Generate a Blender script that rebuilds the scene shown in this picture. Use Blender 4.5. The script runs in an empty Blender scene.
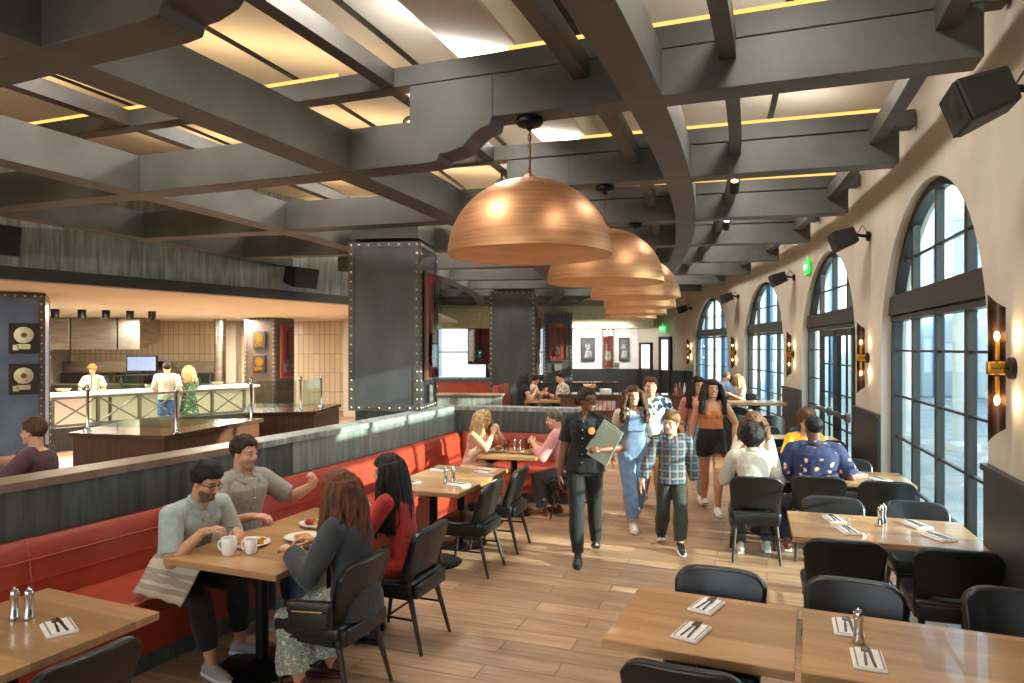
import bpy, bmesh, math, random
from mathutils import Vector, Matrix, noise
random.seed(7)
SC = bpy.context.scene
COL = SC.collection
R_ = math.radians
CX, CY, RW, CAMH, FPX = -42.1, 20.8, 48.05, 2.05, 700.0

# ---------- place helpers: the room bends round a far centre; d = metres in from the window wall, a = angle ----------
def P(d, a, z=0.0):
    return Vector((CX + (RW - d) * math.cos(R_(a)), CY + (RW - d) * math.sin(R_(a)), z))

# ---------- mesh collector ----------
class MB:
    def __init__(s):
        s.v = []; s.f = []; s.mi = []; s.cur = 0
    def add(s, vs, fs):
        o = len(s.v); s.v += [Vector(p) for p in vs]
        for f in fs:
            s.f.append([i + o for i in f]); s.mi.append(s.cur)
        return s
    def box(s, c, size, M=None):
        x, y, z = size[0] / 2, size[1] / 2, size[2] / 2
        vs = [Vector((i * x, j * y, k * z)) for i in (-1, 1) for j in (-1, 1) for k in (-1, 1)]
        c = Vector(c)
        vs = [(M @ p if M else p) + c for p in vs]
        return s.add(vs, [(0, 1, 3, 2), (4, 6, 7, 5), (0, 4, 5, 1), (2, 3, 7, 6), (0, 2, 6, 4), (1, 5, 7, 3)])
    def rbox(s, c, size, r=0.02, M=None, seg=3):
        bm = bmesh.new(); bmesh.ops.create_cube(bm, size=1)
        for v in bm.verts: v.co = Vector((v.co.x * size[0], v.co.y * size[1], v.co.z * size[2]))
        bmesh.ops.bevel(bm, geom=bm.edges[:], offset=r, segments=seg, profile=.5, affect='EDGES')
        bm.verts.index_update(); c = Vector(c)
        s.add([(M @ v.co if M else v.co) + c for v in bm.verts], [[v.index for v in f.verts] for f in bm.faces])
        bm.free(); return s
    def prism(s, poly, z0, z1, M=None):
        n = len(poly)
        vs = [Vector((p[0], p[1], z0)) for p in poly] + [Vector((p[0], p[1], z1)) for p in poly]
        if M: vs = [M @ v for v in vs]
        return s.add(vs, [list(range(n))[::-1], list(range(n, 2 * n))] + [(i, (i + 1) % n, n + (i + 1) % n, n + i) for i in range(n)])
    def bar(s, p0, p1, r0, r1=None, n=12, caps=True, sx=1.0):
        r1 = r0 if r1 is None else r1
        p0, p1 = Vector(p0), Vector(p1); w = (p1 - p0)
        q = w.to_track_quat('Z', 'Y').to_matrix()
        vs = []
        for p, r in ((p0, r0), (p1, r1)):
            for i in range(n):
                t = 2 * math.pi * (i + .5) / n
                vs.append(p + q @ Vector((r * math.cos(t) * sx, r * math.sin(t), 0)))
        fs = [(i, (i + 1) % n, n + (i + 1) % n, n + i) for i in range(n)]
        if caps: fs += [list(range(n))[::-1], list(range(n, 2 * n))]
        return s.add(vs, fs)
    def tube(s, pts, r, n=8):
        pts = [Vector(p) for p in pts]; k = len(pts)
        rs = r if isinstance(r, (list, tuple)) else [r] * k
        vs = []
        for j, p in enumerate(pts):
            w = pts[min(j + 1, k - 1)] - pts[max(j - 1, 0)]
            q = w.to_track_quat('Z', 'Y').to_matrix() if j == 0 else q
            w.normalize()
            if j:
                u = q.col[2].rotation_difference(w).to_matrix(); q = u @ q
            for i in range(n):
                t = 2 * math.pi * i / n
                vs.append(p + q @ Vector((rs[j] * math.cos(t), rs[j] * math.sin(t), 0)))
        fs = []
        for j in range(k - 1):
            for i in range(n):
                fs.append((j * n + i, j * n + (i + 1) % n, (j + 1) * n + (i + 1) % n, (j + 1) * n + i))
        fs += [list(range(n))[::-1], list(range((k - 1) * n, k * n))]
        return s.add(vs, fs)
    def lathe(s, prof, o=(0, 0, 0), n=24, M=None, closed=False):
        o = Vector(o); vs = []; k = len(prof)
        for r, z in prof:
            for i in range(n):
                t = 2 * math.pi * i / n
                p = Vector((r * math.cos(t), r * math.sin(t), z))
                vs.append((M @ p if M else p) + o)
        fs = []
        for j in range(k if closed else k - 1):
            j2 = (j + 1) % k
            for i in range(n):
                fs.append((j * n + i, j * n + (i + 1) % n, j2 * n + (i + 1) % n, j2 * n + i))
        if not closed: fs += [list(range(n))[::-1], list(range((k - 1) * n, k * n))]
        return s.add(vs, fs)
    def ell(s, c, rad, M=None, n=14, m=9):
        if not isinstance(rad, (tuple, list, Vector)): rad = (rad,) * 3
        c = Vector(c); vs = [Vector((0, 0, rad[2]))]
        for j in range(1, m):
            ph = math.pi * j / m
            for i in range(n):
                t = 2 * math.pi * i / n
                vs.append(Vector((rad[0] * math.sin(ph) * math.cos(t), rad[1] * math.sin(ph) * math.sin(t), rad[2] * math.cos(ph))))
        vs.append(Vector((0, 0, -rad[2])))
        vs = [(M @ p if M else p) + c for p in vs]
        fs = [(0, 1 + i, 1 + (i + 1) % n) for i in range(n)]
        for j in range(m - 2):
            for i in range(n):
                a, b = 1 + j * n, 1 + (j + 1) * n
                fs.append((a + i, b + i, b + (i + 1) % n, a + (i + 1) % n))
        e = len(vs) - 1; b = 1 + (m - 2) * n
        fs += [(b + i, e, b + (i + 1) % n) for i in range(n)]
        return s.add(vs, fs)
    def cap(s, p0, p1, r0, r1=None):          # rounded cone
        r1 = r0 if r1 is None else r1
        s.ell(p0, r0); s.ell(p1, r1)
        if (Vector(p1) - Vector(p0)).length > 1e-4: s.bar(p0, p1, r0, r1, 14)
        return s
    def loft(s, st, n=24, pw=2.3):            # st: (centre, X axis, Y axis, rx, ry) rings
        vs = []; k = len(st)
        for c, X, Y, rx, ry in st:
            for i in range(n):
                t = 2 * math.pi * i / n; ct, sn = math.cos(t), math.sin(t)
                ct = math.copysign(abs(ct) ** (2 / pw), ct); sn = math.copysign(abs(sn) ** (2 / pw), sn)
                vs.append(c + X * (rx * ct) + Y * (ry * sn))
        fs = []
        for j in range(k - 1):
            for i in range(n):
                fs.append((j * n + i, j * n + (i + 1) % n, (j + 1) * n + (i + 1) % n, (j + 1) * n + i))
        fs += [list(range(n))[::-1], list(range((k - 1) * n, k * n))]
        return s.add(vs, fs)
    def arc(s, d0, d1, z0, z1, a0, a1, step=1.0):    # box bent along the room's curve
        n = max(1, int(math.ceil(abs(a1 - a0) / step))); vs = []
        for i in range(n + 1):
            a = a0 + (a1 - a0) * i / n
            e0 = d0(a) if callable(d0) else d0; e1 = d1(a) if callable(d1) else d1
            vs += [P(e0, a, z0), P(e1, a, z0), P(e1, a, z1), P(e0, a, z1)]
        fs = [(0, 1, 2, 3), tuple(4 * n + k for k in (3, 2, 1, 0))]
        for i in range(n):
            b = 4 * i
            for k in range(4):
                fs.append((b + k, b + 4 + k, b + 4 + (k + 1) % 4, b + (k + 1) % 4))
        return s.add(vs, fs)
    def mesh(s, name):
        me = bpy.data.meshes.new(name)
        me.from_pydata([tuple(p) for p in s.v], [], s.f)
        bm = bmesh.new(); bm.from_mesh(me)
        bmesh.ops.recalc_face_normals(bm, faces=bm.faces[:]); bm.to_mesh(me); bm.free()
        return me
    def build(s, name, mat, parent=None, smooth=False, bevel=0, sub=0):
        me = s.mesh(name)
        mats = mat if isinstance(mat, (list, tuple)) else [mat]
        for m in mats: me.materials.append(m)
        if len(mats) > 1: me.polygons.foreach_set('material_index', s.mi)
        o = bpy.data.objects.new(name, me); COL.objects.link(o)
        if parent: o.parent = parent
        if smooth:
            me.polygons.foreach_set('use_smooth', [True] * len(me.polygons))
            me.set_sharp_from_angle(angle=R_(40))
        if bevel:
            b = o.modifiers.new('bevel', 'BEVEL'); b.width = bevel; b.segments = 2; b.limit_method = 'ANGLE'
        return o

def thing(name, label, cat, loc=(0, 0, 0), rot=0.0, group=None):
    o = bpy.data.objects.new(name, None); COL.objects.link(o)
    o.empty_display_size = .1
    o.location = loc; o.rotation_euler = (0, 0, R_(rot))
    o['label'] = label; o['category'] = cat
    if group: o['group'] = group
    return o
def tag(o, label, cat, group=None, loc=None, rot=None):
    o['label'] = label; o['category'] = cat
    if group: o['group'] = group
    if loc is not None: o.location = loc
    if rot is not None: o.rotation_euler = (0, 0, R_(rot))
    return o
def struct(o, label=None):
    o['kind'] = 'structure'
    if label: o['label'] = label
    return o
KIDS = {}
def dup(root, loc, rot, label, group=None):
    if root not in KIDS: KIDS[root] = {r: list(r.children) for r in [root] + list(root.children_recursive)}
    def cp(o, par):
        c = o.copy(); COL.objects.link(c)
        if par: c.parent = par
        for ch in KIDS[root].get(o, ()): cp(ch, c)
        return c
    r = cp(root, None); r.location = loc; r.rotation_euler = (0, 0, R_(rot)); r['label'] = label
    if group: r['group'] = group
    return r

# ---------- materials ----------
def nt(name):
    m = bpy.data.materials.new(name); m.use_nodes = True
    return m, m.node_tree.nodes, m.node_tree.links, m.node_tree.nodes['Principled BSDF']
def lin(c):
    return tuple((x / 12.92 if x <= .04045 else ((x + .055) / 1.055) ** 2.4) for x in [v / 255 for v in c]) + (1,)
def ramp(N, stops):
    r = N.new('ShaderNodeValToRGB'); e = r.color_ramp.elements
    while len(e) < len(stops): e.new(.5)
    for i, (p, c) in enumerate(stops): e[i].position = p; e[i].color = c
    return r
def mat(name, c1, c2=None, rough=.5, metal=0., scale=8., stretch=(1, 1, 1), bump=0., bscale=None, coat=0., emit=None, estr=0., detail=4, spec=.5, sheen=0.):
    m, N, L, b = nt(name)
    c1 = lin(c1); c2 = lin(c2) if c2 else tuple(x * .82 for x in c1[:3]) + (1,)
    tc = N.new('ShaderNodeTexCoord'); mp = N.new('ShaderNodeMapping'); mp.inputs['Scale'].default_value = stretch
    L.new(tc.outputs['Object'], mp.inputs['Vector'])
    no = N.new('ShaderNodeTexNoise'); no.inputs['Scale'].default_value = scale; no.inputs['Detail'].default_value = detail
    L.new(mp.outputs[0], no.inputs['Vector'])
    r = ramp(N, [(.3, c2), (.7, c1)]); L.new(no.outputs['Fac'], r.inputs[0]); L.new(r.outputs[0], b.inputs['Base Color'])
    b.inputs['Roughness'].default_value = rough; b.inputs['Metallic'].default_value = metal
    b.inputs['Coat Weight'].default_value = coat; b.inputs['Specular IOR Level'].default_value = spec
    b.inputs['Sheen Weight'].default_value = sheen
    if bump:
        n2 = N.new('ShaderNodeTexNoise'); n2.inputs['Scale'].default_value = bscale or scale * 4
        L.new(mp.outputs[0], n2.inputs['Vector'])
        bp = N.new('ShaderNodeBump'); bp.inputs['Strength'].default_value = bump; bp.inputs['Distance'].default_value = .01
        L.new(n2.outputs['Fac'], bp.inputs['Height']); L.new(bp.outputs[0], b.inputs['Normal'])
    if emit:
        b.inputs['Emission Color'].default_value = lin(emit); b.inputs['Emission Strength'].default_value = estr
    return m
def plank_mat(name, c1, c2, c3, w, l, ang=0, rough=.45, axis='XY', gap=(60, 45, 35), coat=0., grain=1., gapw=.004):
    m, N, L, b = nt(name)
    tc = N.new('ShaderNodeTexCoord'); mp = N.new('ShaderNodeMapping'); mp.vector_type = 'TEXTURE'
    if axis == 'XY': mp.inputs['Rotation'].default_value = (0, 0, R_(ang))
    L.new(tc.outputs['Object'], mp.inputs['Vector'])
    br = N.new('ShaderNodeTexBrick'); br.offset = .37; br.inputs['Scale'].default_value = 1
    br.inputs['Brick Width'].default_value = l; br.inputs['Row Height'].default_value = w
    br.inputs['Mortar Size'].default_value = gapw; br.inputs['Mortar Smooth'].default_value = .2
    br.inputs['Color1'].default_value = (0, 0, 0, 1); br.inputs['Color2'].default_value = (1, 1, 1, 1); br.inputs['Mortar'].default_value = (.5, .5, .5, 1)
    L.new(mp.outputs[0], br.inputs['Vector'])
    mp2 = N.new('ShaderNodeMapping'); mp2.inputs['Scale'].default_value = (1.2, 14, 14)
    L.new(mp.outputs[0], mp2.inputs['Vector'])
    ad = N.new('ShaderNodeMix'); ad.data_type = 'VECTOR'; ad.blend_type = 'ADD' if hasattr(ad, 'blend_type') else 'MIX'
    va = N.new('ShaderNodeVectorMath'); va.operation = 'MULTIPLY_ADD'; va.inputs[1].default_value = (7, 7, 7)
    L.new(br.outputs['Color'], va.inputs[0]); L.new(mp2.outputs[0], va.inputs[2])
    N.remove(ad)
    no = N.new('ShaderNodeTexNoise'); no.inputs['Scale'].default_value = 1.6; no.inputs['Detail'].default_value = 6; no.inputs['Roughness'].default_value = .65
    L.new(va.outputs[0], no.inputs['Vector'])
    r = ramp(N, [(.3, lin(c3)), (.5, lin(c2)), (.72, lin(c1))]); L.new(no.outputs['Fac'], r.inputs[0])
    hs = N.new('ShaderNodeHueSaturation'); mr = N.new('ShaderNodeMapRange'); mr.inputs[3].default_value = .8; mr.inputs[4].default_value = 1.15
    sp = N.new('ShaderNodeSeparateColor'); L.new(br.outputs['Color'], sp.inputs[0]); L.new(sp.outputs[0], mr.inputs[0]); L.new(mr.outputs[0], hs.inputs['Value'])
    L.new(r.outputs[0], hs.inputs['Color'])
    mx = N.new('ShaderNodeMix'); mx.data_type = 'RGBA'; L.new(br.outputs['Fac'], mx.inputs[0]); L.new(hs.outputs[0], mx.inputs[6]); mx.inputs[7].default_value = lin(gap)
    L.new(mx.outputs[2], b.inputs['Base Color'])
    b.inputs['Roughness'].default_value = rough; b.inputs['Coat Weight'].default_value = coat
    bp = N.new('ShaderNodeBump'); bp.inputs['Strength'].default_value = .25 * grain; bp.inputs['Distance'].default_value = .004
    iv = N.new('ShaderNodeMath'); iv.operation = 'SUBTRACT'; L.new(no.outputs['Fac'], iv.inputs[0]); L.new(br.outputs['Fac'], iv.inputs[1])
    L.new(iv.outputs[0], bp.inputs['Height']); L.new(bp.outputs[0], b.inputs['Normal'])
    return m
def glow(name, c, s):
    m, N, L, b = nt(name); N.remove(b)
    e = N.new('ShaderNodeEmission'); e.inputs[0].default_value = lin(c); e.inputs[1].default_value = s
    L.new(e.outputs[0], N['Material Output'].inputs[0]); return m
def glass(name, tint=(226, 242, 244), refl=.08):
    m, N, L, b = nt(name); N.remove(b)
    t = N.new('ShaderNodeBsdfTransparent'); t.inputs[0].default_value = lin(tint)
    g = N.new('ShaderNodeBsdfGlossy'); g.inputs['Roughness'].default_value = .02
    fr = N.new('ShaderNodeLayerWeight'); fr.inputs[0].default_value = .5
    pw = N.new('ShaderNodeMath'); pw.operation = 'POWER'; L.new(fr.outputs['Facing'], pw.inputs[0]); pw.inputs[1].default_value = 5
    mr = N.new('ShaderNodeMapRange'); mr.inputs[3].default_value = refl * .4; mr.inputs[4].default_value = min(.6, refl * 5); L.new(pw.outputs[0], mr.inputs[0])
    mx = N.new('ShaderNodeMixShader'); L.new(mr.outputs[0], mx.inputs[0]); L.new(t.outputs[0], mx.inputs[1]); L.new(g.outputs[0], mx.inputs[2])
    L.new(mx.outputs[0], N['Material Output'].inputs[0]); return m

M = {}
M['floor'] = plank_mat('oak plank floor', (188, 154, 124), (168, 134, 104), (142, 108, 82), .2, 1.25, -20, .38, gap=(120, 92, 70), gapw=.005)
M['plaster'] = mat('cream plaster', (194, 184, 170), (184, 174, 160), .85, scale=3, bump=.05)
M['ceil'] = mat('cream ceiling', (228, 221, 207), (221, 214, 200), .9, scale=2)
M['white'] = mat('white plaster', (236, 232, 224), None, .8, scale=2)
M['beam'] = mat('grey painted timber', (82, 81, 78), (66, 65, 62), .55, scale=2.5, stretch=(1, 1, 1), bump=.08, bscale=30)
M['beamd'] = mat('dark painted timber', (66, 61, 56), (54, 50, 46), .55, scale=2.5, bump=.08, bscale=30)
M['wains'] = mat('charcoal wainscot', (50, 46, 44), (32, 30, 29), .5, scale=4, stretch=(6, 6, .6), bump=.2)
M['greywood'] = mat('weathered grey wood', (170, 176, 172), (106, 110, 106), .55, scale=3, stretch=(5, 5, .5), bump=.15, detail=8)
M['partition'] = mat('charcoal stained wood', (88, 94, 91), (54, 57, 56), .42, scale=3, stretch=(6, 6, .5), bump=.12, detail=8)
M['partition_sunlit'] = mat('sunlit grey green weathered wood', (142, 152, 146), (100, 108, 103), .5, scale=3, stretch=(6, 6, .5), bump=.12, detail=8)  # weathered wood with the sunlight on this stretch put into its lighter colour
M['ledge'] = mat('wood ledge', (140, 116, 92), (112, 92, 72), .45, scale=4, stretch=(2, 2, 1), bump=.1)
M['steel'] = mat('dark patinated steel', (84, 85, 90), (60, 60, 64), .45, metal=.4, scale=2.2, stretch=(1, 1, .5), detail=8)
M['rivet'] = mat('nickel studs', (190, 180, 165), None, .3, metal=1)
M['strap'] = mat('brown steel strap', (92, 86, 82), (72, 66, 62), .45, metal=.4)
M['oak'] = plank_mat('oak table top', (188, 148, 104), (175, 134, 91), (158, 117, 76), .16, 3., 0, .3, gap=(150, 106, 62), coat=.25, grain=.3, gapw=.001)
M['black_leather'] = mat('black leather', (25, 25, 26), (17, 17, 18), .36, scale=14, bump=.12, bscale=160, spec=.5)
M['dark_leg'] = mat('dark walnut leg', (58, 42, 34), (40, 30, 25), .45, scale=8)
M['black_metal'] = mat('black metal', (26, 25, 25), (18, 18, 18), .45, metal=.6)
M['red_leather'] = mat('red leather', (162, 60, 38), (146, 50, 32), .45, scale=5, bump=.08, bscale=120)
M['red_seam'] = mat('red piping', (172, 66, 46), None, .45)
M['copper'] = mat('brushed copper', (232, 178, 134), (206, 148, 104), .46, metal=.8, scale=5, stretch=(.4, .4, 9), bump=.06, bscale=20)
M['copper_in'] = mat('copper inside', (240, 186, 130), (224, 164, 108), .5, metal=.4, scale=6)
M['chrome'] = mat('chrome', (215, 215, 215), None, .12, metal=1)
M['steel_b'] = mat('stainless', (190, 180, 165), (160, 152, 140), .28, metal=1, scale=2, stretch=(1, 1, 6))
M['brass'] = mat('brass', (190, 140, 60), None, .3, metal=1)
M['bronze'] = mat('dark bronze', (84, 62, 50), (60, 44, 36), .35, metal=.8)
M['winframe'] = mat('dark bronze window frame', (38, 35, 34), (30, 28, 27), .5, scale=4)
M['glass'] = glass('window glass')
M['glass_thin'] = glass('clear glass', (225, 238, 232), .1)
M['water_glass'] = glass('drinking glass', (235, 235, 230), .14)
M['black_plastic'] = mat('black plastic', (30, 29, 29), (22, 22, 22), .55)
M['spk_grille'] = mat('speaker grille', (44, 42, 41), (30, 29, 28), .8, scale=200)
M['led'] = glow('warm LED strip', (255, 196, 104), 1.5)
M['bulb'] = glow('warm bulb', (255, 205, 140), 12)
M['napkin'] = mat('white napkin', (238, 234, 228), (222, 216, 208), .85, scale=30, bump=.1)
M['stripe'] = mat('grey napkin stripe', (150, 140, 136), None, .85)
M['cutlery'] = mat('steel cutlery', (150, 142, 136), None, .22, metal=1)
M['ceramic'] = mat('white ceramic', (242, 238, 230), (236, 230, 222), .18, coat=.3)
M['tile'] = None
# ---------- people ----------
def remesh(mb, name, vox, smooth=3, parent=None, mats=None, disp=None):
    me = mb.mesh('tmp'); o = bpy.data.objects.new('tmp', me); COL.objects.link(o)
    if len(mb.v) < 9000:
        q = o.modifiers.new('q', 'SUBSURF'); q.subdivision_type = 'SIMPLE'; q.levels = 2; q.render_levels = 2
    r = o.modifiers.new('r', 'REMESH'); r.mode = 'VOXEL'; r.voxel_size = vox
    if smooth:
        s = o.modifiers.new('s', 'SMOOTH'); s.factor = .5; s.iterations = smooth
    dg = bpy.context.evaluated_depsgraph_get()
    out = bpy.data.meshes.new_from_object(o.evaluated_get(dg))
    bpy.data.objects.remove(o); bpy.data.meshes.remove(me)
    if disp:
        nv = [(v.co.copy(), v.normal.copy()) for v in out.vertices]; buf = []
        for c_, n_ in nv: buf += (c_ + n_ * disp(c_))[:]
        out.vertices.foreach_set('co', buf)
    out.name = name
    out.polygons.foreach_set('use_smooth', [True] * len(out.polygons))
    for m in (mats or []): out.materials.append(m)
    ob = bpy.data.objects.new(name, out); COL.objects.link(ob)
    if parent: ob.parent = parent
    return ob
def ik(a, b, l1, l2, pole):
    a, b = Vector(a), Vector(b); w = b - a; D = w.length
    D2 = min(D, (l1 + l2) * .998); u = w.normalized() if D > 1e-5 else Vector((0, 0, -1)); b = a + u * D2
    x = (l1 * l1 - l2 * l2 + D2 * D2) / (2 * D2); h = math.sqrt(max(0, l1 * l1 - x * x))
    pl = Vector(pole); pl = pl - u * pl.dot(u)
    if pl.length < 1e-4: pl = Vector((0, -1, 0))
    return a + u * x + pl.normalized() * h, b
def frame(y, zhint):              # matrix with +Y along y, Z near zhint
    y = Vector(y).normalized(); x = y.cross(Vector(zhint)).normalized(); z = x.cross(y)
    return Matrix((x, y, z)).transposed()
def hand(mb, wrist, F, s, curl=.4, right=True):
    # F: +Y towards fingertips, +Z back of the hand; thumb on -X for a right hand
    sg = -1 if right else 1; W = Vector(wrist)
    def T(x, y, z): return W + F @ Vector((x * sg * s, y * s, z * s))
    mb.cap(T(0, -.01, 0), T(0, .03, 0), .024 * s, .026 * s)
    for i, x in enumerate((.028, .0095, -.0095, -.027)):
        mb.cap(T(x * .6, .02, 0), T(x, .085 - abs(x) * .25, 0), .014 * s, .0115 * s)
        L = (.040, .045, .042, .032)[i]; p = T(x, .085 - abs(x) * .25, 0); ang = curl * .55 + .05 * i
        for k in range(3):
            ln = L * (1, .68, .52)[k]
            dv = F @ Vector((x * .12 * sg * (1 - curl), math.cos(ang), -math.sin(ang)))
            q = p + dv * ln * s
            mb.cap(p, q, (.0098, .0088, .0080)[k] * s, (.0088, .0080, .0068)[k] * s); p = q
            ang += curl * (.95, .8, 0)[k]
    p0 = T(.02, .015, -.006); p1 = T(.045, .05, -.018 - .012 * curl); p2 = T(.05 - .012 * curl, .08, -.024 - .026 * curl)
    p3 = T(.048 - .03 * curl, .102, -.03 - .04 * curl)
    mb.cap(p0, p1, .016 * s, .0115 * s); mb.cap(p1, p2, .0112 * s, .0098 * s); mb.cap(p2, p3, .0098 * s, .0078 * s)

def skin_mat(name, skin, lip, brow, beard=None, smile=True, lid=None):
    m, N, L, b = nt(name)
    at = N.new('ShaderNodeAttribute'); at.attribute_name = 'hc'
    sp = N.new('ShaderNodeSeparateXYZ'); L.new(at.outputs['Vector'], sp.inputs[0])
    def ma(op, a, c=None, clamp=False):
        n = N.new('ShaderNodeMath'); n.operation = op; n.use_clamp = clamp
        for i, q in enumerate((a, c)):
            if q is None: continue
            if isinstance(q, (int, float)): n.inputs[i].default_value = q
            else: L.new(q, n.inputs[i])
        return n.outputs[0]
    X, Y, Z = sp.outputs; AX = ma('ABSOLUTE', X); FR = ma('GREATER_THAN', Y, .04)
    def ell(cx, cz, hw, hh, soft=4., tilt=0.):
        zz = ma('SUBTRACT', Z, cz)
        if tilt: zz = ma('ADD', zz, ma('MULTIPLY', ma('SUBTRACT', AX, cx), tilt))
        q = ma('ADD', ma('POWER', ma('ABSOLUTE', ma('DIVIDE', ma('SUBTRACT', AX, cx), hw)), 2), ma('POWER', ma('ABSOLUTE', ma('DIVIDE', zz, hh)), 2))
        return ma('MULTIPLY', ma('MULTIPLY', ma('SUBTRACT', 1.0 + .5 / soft * 2, q), soft, True), FR)
    no = N.new('ShaderNodeTexNoise'); no.inputs['Scale'].default_value = 22; L.new(at.outputs['Vector'], no.inputs['Vector'])
    s1 = lin(skin); r = ramp(N, [(.3, tuple(x * .86 for x in s1[:3]) + (1,)), (.7, s1)]); L.new(no.outputs['Fac'], r.inputs[0])
    cur = r.outputs[0]
    def over(mask, col, k=1.):
        nonlocal cur
        mx = N.new('ShaderNodeMix'); mx.data_type = 'RGBA'
        L.new(ma('MULTIPLY', mask, k), mx.inputs[0]); L.new(cur, mx.inputs[6]); mx.inputs[7].default_value = lin(col); cur = mx.outputs[2]
    if beard:
        msk = ma('MULTIPLY', ma('MULTIPLY', ma('SUBTRACT', -.03, Z), 60, True), ma('MULTIPLY', ma('SUBTRACT', Y, .0), 40, True))
        msk = ma('MULTIPLY', msk, ma('MULTIPLY', ma('ADD', Z, .14), 60, True))
        over(msk, beard[0], beard[1])
    over(ell(.033, .026, .020, .0050, 3, .12), brow, .9)
    over(ell(.031, .0015, .017, .0088, 3), tuple(int(x * .55) for x in skin), .8)
    over(ell(.031, 0, .0135, .0052, 4), (206, 196, 188))
    over(ell(.031, 0, .0066, .0056, 4), (44, 30, 24))
    over(ell(.031, .0065, .0165, .0022, 3), (30, 22, 20), .9)
    over(ell(0, -.057, .025, .0105, 3), lip, .9)
    if smile: over(ell(0, -.056, .019, .0042, 4), (240, 234, 226))
    else: over(ell(0, -.056, .021, .0014, 3), tuple(int(x * .4) for x in lip))
    L.new(cur, b.inputs['Base Color']); b.inputs['Roughness'].default_value = .5
    b.inputs['Subsurface Weight'].default_value = .0
    return m

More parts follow.
